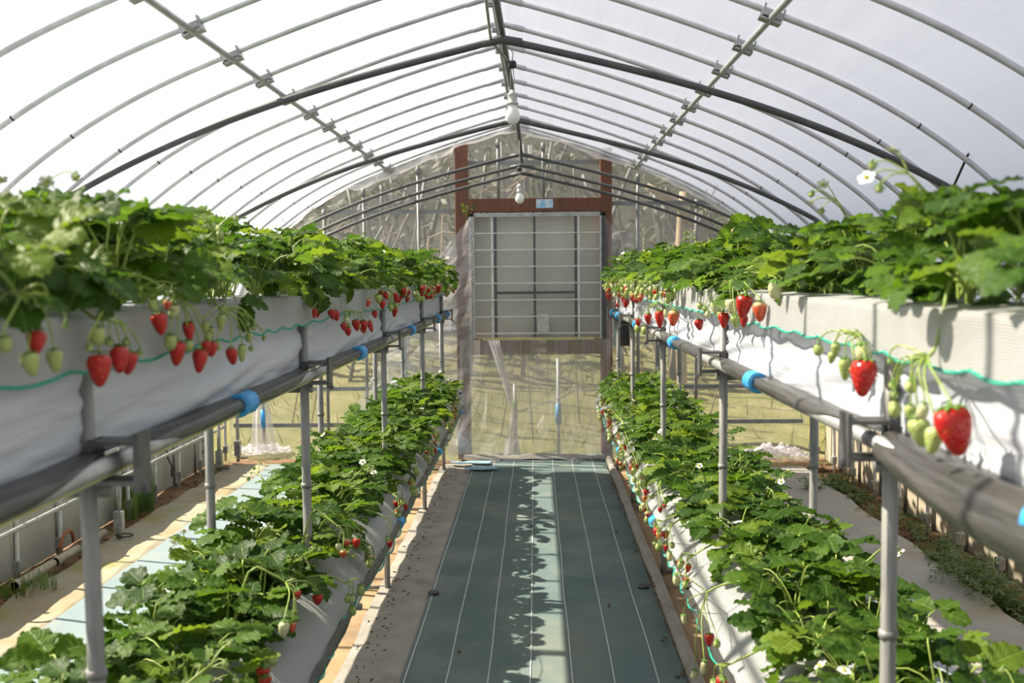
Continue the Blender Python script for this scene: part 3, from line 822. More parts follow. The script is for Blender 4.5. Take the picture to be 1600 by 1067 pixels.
# plastic tubes seen through the film
def vtube(px, y0, y1, Y, r, mat, sleeve, smat, label):
    a, b = at_y(px, y0, Y), at_y(px, y1, Y)
    b.x = a.x; m = MB(); m.tube([a, b], r, 8); o = m.build('standpipe', mat); tag(o, label, 'pipe', 'standpipes by the door')
    if sleeve:
        s0, s1 = at_y(px, sleeve[0], Y), at_y(px, sleeve[1], Y); s0.x = s1.x = a.x
        m = MB(); m.tube([s0, s1], r * 1.6, 8); m.build('sleeve', smat, o)
vtube(872, 560, 716, 9.08, .016, 'pvc', (630, 662), 'blue', 'pipe behind the door curtain with a blue sleeve')
vtube(804, 600, 716, 9.08, .014, 'pvc', (625, 655), 'stem', 'pipe behind the door curtain with a green sleeve')
vtube(410, 600, 690, 8.70, .014, 'post', (640, 668), 'blue', 'pipe with a blue sleeve in the corner by grey boards')
m = MB(); P_ = [at_y(x, y, 9.06) for x, y in ((800, 648), (840, 632), (880, 620), (896, 612), (897, 600))]; m.tube(P_, .006, 6)
tag(m.build('bent_hose', 'cable'), 'thin bent hose behind the lower door curtain', 'hose')
# blue cloth behind the curtain foot
m = MB(); c = at_y(728, 690, 8.84); m.grid(lambda u, v: (c.x - .07 + .12 * u, 8.84 - .02 * nz(u * 4, v * 4, 1), .06 + (.20 - .12 * u) * v * (1 + .2 * nz(u * 5, 0, 0))), 10, 8)
tag(m.build('blue_cloth', 'blue_paper'), 'blue cloth scrap at the foot of the timber post', 'cloth')
# sprig on the post
m = MB(); c = at_y(727, 330, 8.82)
for k in range(9):
    a = k * .9; d = Vector((math.cos(a), -.3, math.sin(a) * .7 + .3)).normalized(); q = c + Vector((.01 * k - .03, 0, .012 * (k % 4)))
    s_ = Vector((d.z, 0, -d.x)); bb = len(m.v)
    m.v += [tuple(q), tuple(q + d * .022 + s_ * .010), tuple(q + d * .048), tuple(q + d * .022 - s_ * .010)]; m.face((bb, bb + 1, bb + 2, bb + 3), [(.5, 0), (1, .5), (.5, 1), (0, .5)])
m.tube([c + Vector((0, .02, -.16)), c + Vector((.01, 0, -.05)), c + Vector((.02, 0, .05))], .003, 5)
tag(m.build('green_sprig', 'weed'), 'small green sprig growing on the timber post', 'sprig')

# ---------------------------------------------------------------- outside, behind the door wall
m = MB()
def gb(u, v):
    x = -9 + 18 * u; y = 9.0 + 3.6 * v
    return (x, y, -.03 + .95 * v ** 1.5 + .06 * nz(x * 2, y * 2, 1))
m.grid(gb, 60, 24); tag(m.build('terrain_grass_bank', 'grass'), 'yellow-green grass bank outside the door wall', None, None, 'structure')
m = MB()
def hb(u, v):
    x = -12 + 24 * u; y = 12.5 + 5 * v
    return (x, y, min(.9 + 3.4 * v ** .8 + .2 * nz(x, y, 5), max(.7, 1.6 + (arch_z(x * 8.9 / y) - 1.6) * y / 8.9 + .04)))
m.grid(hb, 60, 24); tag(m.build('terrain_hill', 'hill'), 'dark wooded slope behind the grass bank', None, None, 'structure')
def hill_z(x, y):
    if y < 12.5: return -.03 + .95 * max(0, (y - 9) / 3.6) ** 1.5
    return .9 + 3.1 * ((y - 12.5) / 5) ** .8
rb = random.Random(21)
def top_z(x, y):
    xx = x * 8.9 / y
    return 1.6 + (arch_z(xx) - 1.6) * y / 8.9 - .12
side = lambda x: 'left of the door' if x < -.9 else ('right of the door' if x > 1.0 else 'behind the door')
cnt = {}
for i, x in enumerate(sorted(rb.uniform(-2.7, 2.6) for _ in range(44))):
    x = x; y = rb.uniform(11.2, 13.6)
    z0 = hill_z(x, y) - .1; h = top_z(x, y) - z0; ln = rb.gauss(0, .35); r0 = rb.uniform(.022, .05)
    m = MB(); n = 7; P_ = [(x + ln * (k / n) ** 1.4, y + .2 * (k / n), z0 + h * k / n) for k in range(n + 1)]
    m.tube(P_, [r0 * (1 - .45 * k / n) for k in range(n + 1)], 6)
    o = m.build('bamboo_culm', 'bamboo')
    tag(o, 'grey bamboo culm outside the door wall, %s counted from the grey boards' % ordinal(i + 1), 'bamboo', 'bamboo culms outside')
for i in range(26):
    P0 = Vector((-2.3 + 4.4 * (i + rb.random()) / 26, rb.uniform(9.6, 11.2), rb.uniform(1.2, 2.9)))
    a = rb.uniform(-.9, .9) + (math.pi if rb.random() < .5 else 0); L = rb.uniform(.5, 1.1); P0.z = min(P0.z, top_z(P0.x, P0.y) - .35)
    m = MB(); P_ = [P0 + Vector((L * t * math.cos(a), .1 * t, L * t * math.sin(a) * .7 + .18 * math.sin(t * 5 + i))) for t in [k / 8 for k in range(9)]]
    gr = Vector((P0.x - .25 * math.cos(a), P0.y + .1, hill_z(P0.x, P0.y + .1) - .03)); P_ = [gr, gr.lerp(P0, .5) + Vector((.06, 0, 0))] + P_
    m.tube(P_, [.007, .007] + [.009 * (1 - .7 * k / 8) for k in range(9)], 5)
    tag(m.build('vine', 'twig'), 'thin tan vine outside the door wall, %s counted from the grey boards' % ordinal(i + 1), 'vine', 'vines outside')
# thick tan branch by the right pane
P_ = [at_y(x, y, 9.6) for x, y in ((1010, 290), (1035, 305), (1062, 322), (1085, 350))]
m = MB(); m.tube(P_, [.03, .04, .05, .05], 8); m.tube([at_y(1070, 300, 9.65), at_y(1066, 340, 9.65), at_y(1064, 380, 9.65), at_y(1066, 720, 9.65)], .05, 8)
tag(m.build('tree_branch', 'twig'), 'thick tan branch outside the film above the sunlit row', 'branch')
# leaf masses on the slope
m = MB()
for i in range(1800):
    x = rb.uniform(-3.1, 2.9); y = rb.uniform(11.4, 14.0); z = min(hill_z(x, y) + abs(rb.gauss(0, .8)) + (rb.random() ** 2) * 1.5, top_z(x, y))
    c = Vector((x, y, z)); d = Vector((rb.gauss(0, 1), rb.gauss(0, .5), rb.gauss(-.4, .7))).normalized(); s_ = d.orthogonal().normalized()
    L = rb.uniform(.08, .22); W = L * .16; bb = len(m.v)
    m.v += [tuple(c), tuple(c + d * L * .5 + s_ * W), tuple(c + d * L), tuple(c + d * L * .5 - s_ * W)]
    m.face((bb, bb + 1, bb + 2, bb + 3), [(.5, 0), (1, .5), (.5, 1), (0, .5)])
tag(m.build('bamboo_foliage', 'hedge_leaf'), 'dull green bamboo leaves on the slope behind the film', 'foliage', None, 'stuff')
m = MB()
for i in range(700):
    x = rb.uniform(-3.6, 3.6); y = rb.uniform(9.3, 12.4); z = hill_z(x, y); hh = rb.uniform(.08, .3); a = rb.random() * 6.28
    c = Vector((x, y, z - .02)); s_ = Vector((math.cos(a), math.sin(a), 0)) * .006; tp = c + Vector((rb.gauss(0, .08), rb.gauss(0, .08), hh)); bb = len(m.v)
    m.v += [tuple(c - s_), tuple(c + s_), tuple(tp)]; m.face((bb, bb + 1, bb + 2))
tag(m.build('bank_grass', 'grass'), 'rough grass blades on the bank outside', 'grass', None, 'stuff')

# ================================================================ growing racks
LAB = {-1: 'shaded', 1: 'sunlit'}
XF = {-1: .76, 1: .66}
PY = {-1: [.05, 1.72, 3.32, 5.06, 6.80, 8.22], 1: [.20, 1.91, 3.62, 5.33, 7.02, 8.25]}
YS, YE = .25, 8.36
def phase(side, y):
    P_ = PY[side]
    for a, b in zip(P_, P_[1:]):
        if a <= y <= b: return (y - a) / (b - a)
    return 0.0
m = MB()
m.box((-.012, 0, .034), (.085, .058, .008)); m.box((-.012, 0, -.034), (.085, .058, .008)); m.box((-.052, 0, 0), (.008, .058, .10))
m.box((.028, 0, 0), (.008, .058, .076)); m.tube([(-.062, 0, -.055), (-.050, 0, -.03), (-.050, 0, .045)], .006, 6)
bracket_me = m.mesh('rail_bracket', 'steel_dark', False)
m = MB(); m.tube([(0, 0, 0), (0, 0, .016)], .0175, 10); ring_me = m.mesh('post_ring', 'post')
m = MB(); m.tube([(0, 0, -.01), (0, 0, .10), (0, 0, 1.0)], .0145, 10); post_unit = m.mesh('post', 'post')
m = MB()
for k in range(2):
    m.lathe([(.0285, 0), (.030, .004), (.0285, .010), (.0285, .078), (.030, .084), (.0285, .088), (.022, .0885)] if k == 0 else [(.020, 0), (.0205, .088)], 14)
clip_me = m.mesh('pipe_clip', 'blue')

def rack(s):
    X = lambda d: s * (XF[s] + d)
    o = empty('growing_rack', (X(.16), (YS + YE) / 2, 0)); base = o.location.copy()
    tag(o, 'two-tier grey pipe rack carrying the %s strawberry beds' % LAB[s], 'rack', 'pipe racks')
    L = lambda x, y, z: Vector((x, y, z)) - base
    for y in PY[s]:
        lean = .008 if (s < 0 and y == 1.72) else 0.0
        for d, top in ((0.0, 1.515), (.32, 1.515)):
            p = put('post', post_unit, o, L(X(d), y, 0), (0, lean * -1, 0), (1, 1, top)); 
            put('post_ring', ring_me, p, (0, 0, .91 / top), None, (1, 1, 1 / top))
        m = MB(); m.tube([L(X(-.02), y + .028, 1.235), L(X(.35), y + .028, 1.235)], .0145, 8); m.build('cross_bar', 'post', o)
        m = MB(); m.tube([L(X(-.17), y + .028, .50), L(X(.45), y + .028, .50)], .0125, 8); m.build('cross_bar', 'post', o)
        for d, z in ((-.032, 1.29),):
            put('rail_bracket', bracket_me, o, L(X(d), y, z), (0, 0, 0 if s > 0 else math.pi))
    for d, z, r in ((-.034, 1.29, .0155), (.352, 1.37, .0165), (-.150, .525, .0145), (.43, .525, .0145)):
        m = MB(); m.tube([L(X(d), YS, z), L(X(d), 3, z - .004), L(X(d), 5.6, z + .003), L(X(d), YE, z)], r, 10); m.build('rail', 'pipe', o)
    if s < 0:
        m = MB(); m.box(L(X(-.030), (YS + YE) / 2, 1.2690), (.012, YE - YS, .004)); m.build('foam_strip', 'foam', o, False)
    # foot plates / ties at ground level under the aisle posts
    for y in PY[s]:
        m = MB(); m.tube([L(X(-.02), y + .02, .03), L(X(.34), y + .02, .03)], .010, 6); m.build('foot_tie', 'post', o)
    return o
RACK = {s: rack(s) for s in (-1, 1)}

UP = [(.17, 1.545), (.07, 1.543), (.028, 1.530), (.018, 1.50), (.016, 1.43), (.016, 1.36), (.015, 1.318), (.018, 1.298), (.06, 1.272), (.16, 1.262), (.26, 1.280), (.298, 1.33), (.302, 1.43), (.302, 1.515), (.27, 1.54), (.17, 1.545)]
LOW = [(.15, .632), (.05, .622), (-.06, .598), (-.135, .555), (-.145, .535), (-.13, .50), (-.05, .42), (.05, .37), (.15, .355), (.25, .37), (.35, .42), (.42, .51), (.435, .55), (.40, .595), (.27, .628), (.15, .635)]
def along(prof, n):
    P_ = crom([(a, b, 0) for a, b in prof], n); return [(p.x, p.y) for p in P_]
def trough(s, upper):
    X = lambda d: s * (XF[s] + d)
    lvl = 'upper' if upper else 'lower'
    base = Vector((X(.16), (YS + YE) / 2, 1.26 if upper else .35))
    o = empty('planting_bed', base); L = lambda x, y, z: Vector((x, y, z)) - base
    tag(o, '%s white-lined planting bed of the %s row' % (lvl, LAB[s]), 'planting bed', 'white planting beds')
    P_ = along(UP if upper else LOW, 4); ny = 300
    def f(u, v):
        y = YS + (YE - YS) * v; i = u * (len(P_) - 1); k = min(int(i), len(P_) - 2); t_ = i - k
        d = P_[k][0] + (P_[k + 1][0] - P_[k][0]) * t_; z = P_[k][1] + (P_[k + 1][1] - P_[k][1]) * t_
        ph = phase(s, y); b = math.sin(math.pi * ph) ** .7 if 0 < ph < 1 else 0
        if upper:
            side = 1 if 1.28 < z < 1.53 and d < .05 else 0
            d -= side * (.010 * b - .002)
            d += (.012 * (1 - 2 * abs(nz(y * 1.1, z * 22 + y * 2.5 * s, s))) - .012 + .006 * nz(y * 2.5, z * 60 + y * 5, 2)) * side
            z += .007 * nz(y * 2.5, d * 9, 3 + s)
        else:
            z += .008 * nz(y * 3, d * 8, 5 + s); d += .006 * nz(y * 4, z * 10, s)
        return L(X(d), y, z)
    m = MB(); m.grid(f, len(P_) - 1, ny); m.build('liner', 'liner', o)
    # ends
    for ye in (YS, YE):
        m = MB(); c = L(X(.16), ye, 1.42 if upper else .5); m.v.append(tuple(c))
        for d, z in P_: m.v.append(tuple(L(X(d), ye, z)))
        for i in range(1, len(P_)): m.face((0, i, i + 1))
        m.build('end_cap', 'liner', o)
    # ribbed net apron with its green cord
    rr = random.Random(40 + s * 3 + upper)
    def low_edge(y):
        ph = (y * 5.2 + 1.5 * nz(y * .8, s, 1)) % 1.0
        sc = math.sin(math.pi * ph)
        return (.082 + .010 * nz(y * .9, s, 7) + .010 * sc) if upper else (.205 + .016 * nz(y * 1.1, s, 7) + .012 * sc)
    def ap_(y, q):
        ph = nz(y * 5.2, s * 2, 3)
        if upper:
            if q < .065: return (.052 - q * 1.1, 1.548 - .10 * q)
            h = q - .065
            return (-.0195 - .010 * h / .1 + .007 * nz(y * 5.5, 3, s) * h / .1 + .004 * nz(y * 16, h * 8, s), 1.541 - h)
        dd = .055 - q * .965
        zz = .655 - .02 * (q / .2) - .072 * (q / .2) ** 2.6 + .004 * nz(y * 7, q * 9, s)
        return (dd + .004 * nz(y * 9, 2, s), zz)
    nq = 12
    def fa(u, v):
        y = YS + (YE - YS) * v; Q = (.065 + low_edge(y)) if upper else low_edge(y) + .02
        d, z = ap_(y, Q * u); return L(X(d), y, z)
    def fuv(u, v):
        y = YS + (YE - YS) * v; Q = (.065 + low_edge(y)) if upper else low_edge(y) + .02
        return (y, Q * u)
    m = MB(); m.grid(fa, nq, 420, fuv); m.build('net_apron', 'net', o)
    m = MB(); m.tube([fa(1.0, i / 420) + Vector((-s * .001, 0, 0)) for i in range(421)], .0030, 5); m.build('edge_cord', 'green_cord', o)
    # black film between liner and rail
    if upper:
        path = [(.016, 1.306), (-.010, 1.309), (-.034, 1.3075), (-.0465, 1.303), (-.0515, 1.290), (-.047, 1.278), (-.034, 1.2735)]
    else:
        path = [(-.135, .545), (-.150, .547), (-.163, .540), (-.170, .527), (-.166, .510), (-.150, .500), (-.13, .498)]
    def fb(u, v):
        y = YS + (YE - YS) * v; ph = phase(s, y); b = min(1, max(.30, 3.6 * min(ph, 1 - ph) + .12 + .3 * nz(y * 1.5, s, 2)))
        i = u * b * (len(path) - 1); k = min(int(i), len(path) - 2); t_ = i - k
        d = path[k][0] + (path[k + 1][0] - path[k][0]) * t_; z = path[k][1] + (path[k + 1][1] - path[k][1]) * t_
        wv = .003 * nz(y * 6, u * 4, s) * (1 if u > .1 else 0)
        if 0 < ph < 1: wv += .0
        return L(X(d - abs(wv) - .001), y, z + wv)
    m = MB(); m.grid(fb, 14, 260); m.build('black_film', 'black_film', o)
    if upper and s > 0:                      # slack loop of film in the first bay
        pth = [(.016, 1.300), (-.030, 1.311), (-.060, 1.296), (-.072, 1.262), (-.058, 1.228), (-.020, 1.220), (.03, 1.24)]
        def fs(u, v):
            y = .95 + .90 * v; k = min(1, 2.2 * (1 - v)) ** .7; i = u * (len(pth) - 1); j = min(int(i), len(pth) - 2); t_ = i - j
            d = pth[j][0] + (pth[j + 1][0] - pth[j][0]) * t_; z = pth[j][1] + (pth[j + 1][1] - pth[j][1]) * t_
            d = -.034 + (d + .034) * (.55 + .45 * k); z = 1.29 + (z - 1.29) * (.42 + .58 * k)
            return L(X(d + .006 * nz(y * 5, u * 5, 1)), y, z + .008 * nz(y * 7 + u * 4, u * 3, 4))
        m = MB(); m.grid(fs, 24, 40); m.build('black_film', 'black_film', o)
    return o
for s in (-1, 1):
    trough(s, True); trough(s, False)
# blue pipe clips on the rails
for s in (-1, 1):
    P_ = PY[s]; n = 0
    pos = []
    for a, b in zip(P_, P_[1:]): pos.append(a + (b - a) * (.49 if s < 0 else .60))
    pos = sorted([y for y in pos if y > 1.0] + [P_[-1] + .02], reverse=True)
    for k, y in enumerate(pos):
        o = put('pipe_clip', clip_me, None, (s * (XF[s] - .034), y - .044, 1.29), (R(-90), 0, 0))
        tag(o, 'blue pipe clip on the upper rail of the %s row, %s from the door' % (LAB[s], ordinal(k + 1)), 'clip', 'blue clips on the upper rails')
    for k, y in enumerate([8.0, 6.2, 4.4]):
        o = put('pipe_clip', clip_me, None, (s * (XF[s] - .152), y - .03, .525), (R(-90), 0, 0), (.85, .85, .8))
        tag(o, 'blue pipe clip on the lower rail of the %s row, %s from the door' % (LAB[s], ordinal(k + 1)), 'clip', 'blue clips on the lower rails')
# white water pipes at the far ends of the lower beds
for s in (-1, 1):
    X = lambda d: s * (XF[s] + d)
    m = MB(); z = .73
    m.tube([(X(.50), 8.44, .56), (X(.44), 8.44, z - .01), (X(.40), 8.44, z), (X(.0), 8.44, z), (X(-.055), 8.44, z - .01), (X(-.075), 8.44, z - .03), (X(-.165), 8.44, .53)], .014, 8)
    o = m.build('water_pipe', 'pvc'); tag(o, 'white bent water pipe at the far end of the %s row' % LAB[s], 'water pipe', 'bent water pipes')
    for d in (.03, .33):
        m = MB(); m.tube([(X(d), 8.44, z - .02), (X(d), 8.44, 1.25)], .0125, 8); m.tube([(X(d), 8.44, z - .03), (X(d), 8.44, z + .09)], .018, 8); m.build('riser', 'pvc', o)
    m = MB(); m.tube([(X(-.12), 8.44, .635), (X(-.126), 8.44, .622)], .017, 8); m.build('black_ring', 'black', o)
m = MB(); c = at_y(972, 520, 8.32); m.grid(lambda u, v: (c.x - .03 + .09 * u, 8.31 - .015 * math.sin(u * 7), 1.27 - .25 * v), 10, 10)
tag(m.build('black_rag', 'black_film'), 'black plastic rag hanging at the far end of sunlit upper bed', 'rag')
m = MB(); c = at_y(961, 515, 8.30); m.grid(lambda u, v: (c.x - .012 + .024 * u + .006 * math.sin(v * 5), 8.29, 1.28 - .26 * v), 3, 12)
tag(m.build('tape_strip', 'pale_sheet'), 'pale strip of tape hanging beside the black rag', 'tape')

# ================================================================ strawberry plants
rg = random.Random(77)
def leaflet(m, base, d, nrm, L, W, fold, droop, seed):
    d = d.normalized(); sd_ = nrm.cross(d).normalized(); nrm = d.cross(sd_).normalized()
    N = 21; b = len(m.v); cols = (-1, -.55, 0, .55, 1)
    for i in range(N + 1):
        t_ = i / N
        w_ = W * .5 * max(math.sin(math.pi * min(t_ ** .92 * .97 + .02, 1)), 0) ** .60
        if i == N: w_ = W * .10
        for c in cols:
            ed = 1.0; bk = 0.0
            if abs(c) == 1:
                ed = 1.0 + (.03 if i % 2 else -.035); bk = .016 * L if i % 2 else .0
            x = L * t_ + bk
            y = c * w_ * ed
            z = fold * abs(y) - droop * L * t_ * t_ - .22 * droop * W * (c * c) + .0035 * math.cos(t_ * 26 - abs(c) * 6) * (.4 + abs(c)) * (L / .08) + .006 * nz(t_ * 3, c * 1.5, seed)
            m.v.append(tuple(base + d * x + sd_ * y + nrm * z))
    for i in range(N):
        for j in range(4):
            q = (b + i * 5 + j, b + (i + 1) * 5 + j, b + (i + 1) * 5 + j + 1, b + i * 5 + j + 1)
            uv = [(.5 + cols[j] * .5, i / N), (.5 + cols[j] * .5, (i + 1) / N), (.5 + cols[j + 1] * .5, (i + 1) / N), (.5 + cols[j + 1] * .5, i / N)]
            m.face(q, uv)
def make_leaf(reach, height, pitch, size, seed, droop=.18):
    m = MB(); r_ = random.Random(seed)
    E = Vector((reach, r_.uniform(-.02, .02), height))
    c1 = Vector((reach * .15, 0, max(height, .04) * .75)); c2 = Vector((reach * .7, E.y, height + .03))
    P_ = []
    for k in range(7):
        t_ = k / 6; P_.append((c1 * 3 * t_ * (1 - t_) ** 2) + c2 * 3 * t_ * t_ * (1 - t_) + E * t_ ** 3)
    m.cur = 1; m.tube(P_, [.0026, .0024, .0022, .002, .002, .0018, .0016], 5, False); m.cur = 0
    roll = r_.uniform(-.35, .35)
    d = Vector((math.cos(pitch), 0, math.sin(pitch))); n_ = Vector((-math.sin(pitch), math.sin(roll), math.cos(pitch))).normalized()
    for k, (an, sc) in enumerate(((0, 1.0), (1.30 + r_.uniform(-.15, .15), .94), (-1.30 + r_.uniform(-.15, .15), .94))):
        dd = Matrix.Rotation(an, 3, n_) @ d
        tip = r_.uniform(-.35, .25)
        dd = (dd + n_ * tip).normalized(); nn = (n_ - dd * n_.dot(dd)).normalized()
        L = size * sc * r_.uniform(.92, 1.08)
        leaflet(m, E + dd * .010, dd, nn, L, L * r_.uniform(.84, .98), r_.uniform(.08, .55), droop * r_.uniform(.5, 1.6), seed + k)
    return m.mesh('leaf', ['leaf', 'stem'])
LEAF = {'up': [], 'mid': [], 'low': []}
for k in range(9): LEAF['up'].append(make_leaf(rg.uniform(.02, .08), rg.uniform(.13, .20), rg.uniform(-.25, .85), rg.uniform(.062, .080), 100 + k, .14))
for k in range(12): LEAF['mid'].append(make_leaf(rg.uniform(.08, .13), rg.uniform(.08, .14), rg.uniform(-.60, .45), rg.uniform(.064, .082), 200 + k * 5, .18))
for k in range(10): LEAF['low'].append(make_leaf(rg.uniform(.11, .16), rg.uniform(.02, .07), rg.uniform(-1.1, -.15), rg.uniform(.062, .078), 300 + k * 5, .22))

# berries: shoulder at z = 0, tip at z = -0.045
def berry_mesh(prof, name, mat, wob):
    m = MB(); seg = 12; b0 = len(m.v)
    m.lathe(prof, seg)
    m.v = [(x * (1 + wob * math.sin(2 * math.atan2(y, x))), y * (1 - wob * .5), z) for x, y, z in m.v]
    return m, name, mat
PR_CONE = [(.002, -.0455), (.006, -.0435), (.0105, -.037), (.0148, -.027), (.0182, -.0165), (.0190, -.010), (.0178, -.004), (.0130, .0005), (.006, .0010)]
PR_HEART = [(.002, -.0450), (.0075, -.0425), (.0130, -.034), (.0175, -.023), (.0198, -.013), (.0195, -.007), (.0170, -.0015), (.0110, .0015), (.005, .0008)]
PR_OVAL = [(.003, -.0420), (.009, -.0400), (.0140, -.033), (.0165, -.024), (.0165, -.014), (.0150, -.007), (.0120, -.002), (.007, .0005), (.003, .001)]
def calyx_into(m, n, L, up):
    for k in range(n):
        a = 2 * math.pi * k / n; d = Vector((math.cos(a), math.sin(a), 0)); t_ = Vector((-d.y, d.x, 0)); b = len(m.v)
        m.v += [(0, 0, .0035), tuple(d * L * .5 + t_ * L * .20 + Vector((0, 0, .004 + up * .4))), tuple(d * L + Vector((0, 0, up))), tuple(d * L * .5 - t_ * L * .20 + Vector((0, 0, .004 + up * .4)))]
        m.face((b, b + 1, b + 2)); m.face((b, b + 2, b + 3))
    m.tube([(0, 0, .002), (0, 0, .007)], .0028, 6)
m = MB(); calyx_into(m, 9, .019, -.001); CALYX = [m.mesh('calyx', 'calyx')]
m = MB(); calyx_into(m, 8, .018, .006); CALYX.append(m.mesh('calyx', 'calyx'))
BERRY, BFAR = {}, {}
for kind, mat, profs in (('ripe', 'ripe', (PR_CONE, PR_HEART, PR_CONE)), ('half', 'half', (PR_HEART,)), ('green', 'green', (PR_CONE, PR_OVAL)), ('pale', 'pale', (PR_HEART, PR_OVAL))):
    BERRY[kind], BFAR[kind] = [], []
    for k, pr in enumerate(profs):
        m, _, _ = berry_mesh(pr, 'strawberry', mat, .05 + .03 * k); BERRY[kind].append(m.mesh('strawberry', mat))
        m, _, _ = berry_mesh(pr, 'strawberry', mat, .05); m.cur = 1; calyx_into(m, 8, .018, .001); BFAR[kind].append(m.mesh('strawberry', [mat, 'calyx']))
m = MB(); m.lathe([(.002, -.013), (.006, -.011), (.008, -.005), (.006, -.001), (.002, 0)], 8); m.cur = 1; calyx_into(m, 6, .012, -.008)
BUD = m.mesh('bud', ['green', 'calyx'])
m = MB()
for k in range(5):
    a = 2 * math.pi * k / 5; d = Vector((math.cos(a), math.sin(a), 0)); t_ = Vector((-d.y, d.x, 0)); b = len(m.v)
    m.v += [(0, 0, 0), tuple(d * .006 + t_ * .005), tuple(d * .013 + t_ * .006 + Vector((0, 0, .002))), tuple(d * .0155 + Vector((0, 0, .002))), tuple(d * .013 - t_ * .006 + Vector((0, 0, .002))), tuple(d * .006 - t_ * .005)]
    m.face((b, b + 1, b + 2, b + 3)); m.face((b, b + 3, b + 4, b + 5))
m.cur = 1; m.lathe([(.0045, 0), (.005, .003), (.003, .006), (.001, .0065)], 8)
FLOWER = m.mesh('flower', ['petal', 'pollen'])
KLAB = {'ripe': 'ripe red strawberry', 'half': 'half-ripe blushing strawberry', 'green': 'unripe green strawberry', 'pale': 'pale unripe strawberry'}

# generic fruit trusses: +X is towards the aisle
def stem_tube(m, P_, r, seg):
    Q = crom([tuple(p) for p in P_], 3); n = len(Q)
    rr_ = r if hasattr(r, '__len__') else [r] * len(P_)
    m.tube(Q, [rr_[min(int(i / (n - 1) * (len(rr_) - 1)), len(rr_) - 1)] for i in range(n)], seg)
def make_truss(upper, seed, stalk=False):
    r_ = random.Random(seed); m = MB(); slots = []
    if stalk:                                   # upright flower stalk
        top = Vector((r_.uniform(.04, .12), r_.uniform(-.05, .05), r_.uniform(.15, .22)))
        stem_tube(m, [(0, 0, .01), top * .5 + Vector((-.01, 0, .03)), top], [.0032, .0028, .0022], 5)
        for k in range(r_.randint(3, 4)):
            e = top + Vector((r_.uniform(-.02, .06), r_.uniform(-.05, .05), r_.uniform(-.03, .04)))
            stem_tube(m, [top, top.lerp(e, .6) + Vector((0, 0, .01)), e], .0013, 4); slots.append((e, r_.choice(('flower', 'bud', 'flower', 'bud', 'green'))))
        return m.mesh('truss', 'stem'), slots
    ex = r_.uniform(.12, .15) if upper else r_.uniform(.15, .21)
    ez = r_.uniform(-.005, .02) if upper else r_.uniform(-.03, .02)
    node = Vector((ex, r_.uniform(-.07, .07), ez))
    stem_tube(m, [(0, 0, .01), (ex * .35, node.y * .3, .045), (ex * .75, node.y * .8, ez + .025), node], [.0034, .0032, .0028, .0024], 6)
    n = r_.randint(4, 6)
    for k in range(n):
        y = node.y + (k - (n - 1) / 2) * .030 + r_.uniform(-.012, .012)
        e = Vector((node.x + r_.uniform(.012, .045), y, node.z - r_.uniform(.02, .085)))
        mid = node.lerp(e, .5) + Vector((.015, 0, .018))
        stem_tube(m, [node, mid, e + Vector((0, 0, .012)), e], [.0018, .0015, .0013, .0013], 4)
        w_ = r_.random()
        if upper: kind = 'ripe' if w_ < .34 else 'green' if w_ < .68 else 'pale' if w_ < .80 else 'half' if w_ < .85 else 'bud' if w_ < .94 else 'flower'
        else: kind = 'ripe' if w_ < .22 else 'green' if w_ < .50 else 'pale' if w_ < .66 else 'half' if w_ < .72 else 'bud' if w_ < .84 else 'flower'
        slots.append((e, kind))
    return m.mesh('truss', 'stem'), slots
TR_UP = [make_truss(True, 500 + k) for k in range(9)]
TR_LOW = [make_truss(False, 600 + k) for k in range(8)]
TR_ST = [make_truss(True, 700 + k, True) for k in range(6)]

def hang(plant, e, kind, sc, far, sw=None):
    if kind == 'flower': return put('flower', FLOWER, plant, e, (rg.uniform(-.8, .8), rg.uniform(-.2, .9), rg.random() * 6), sc * 1.05)
    if kind == 'bud': return put('bud', BUD, plant, e, (rg.uniform(-.3, .3), rg.uniform(-.3, .3), rg.random() * 6), sc)
    src = BFAR if far else BERRY
    o = put('strawberry', rg.choice(src[kind]), plant, e, (rg.uniform(-.22, .22), rg.uniform(-.22, .22), rg.random() * 6), (sw or sc, sw or sc, sc))
    o['label'] = KLAB[kind]
    if not far: put('calyx', rg.choice(CALYX), o)
    return o

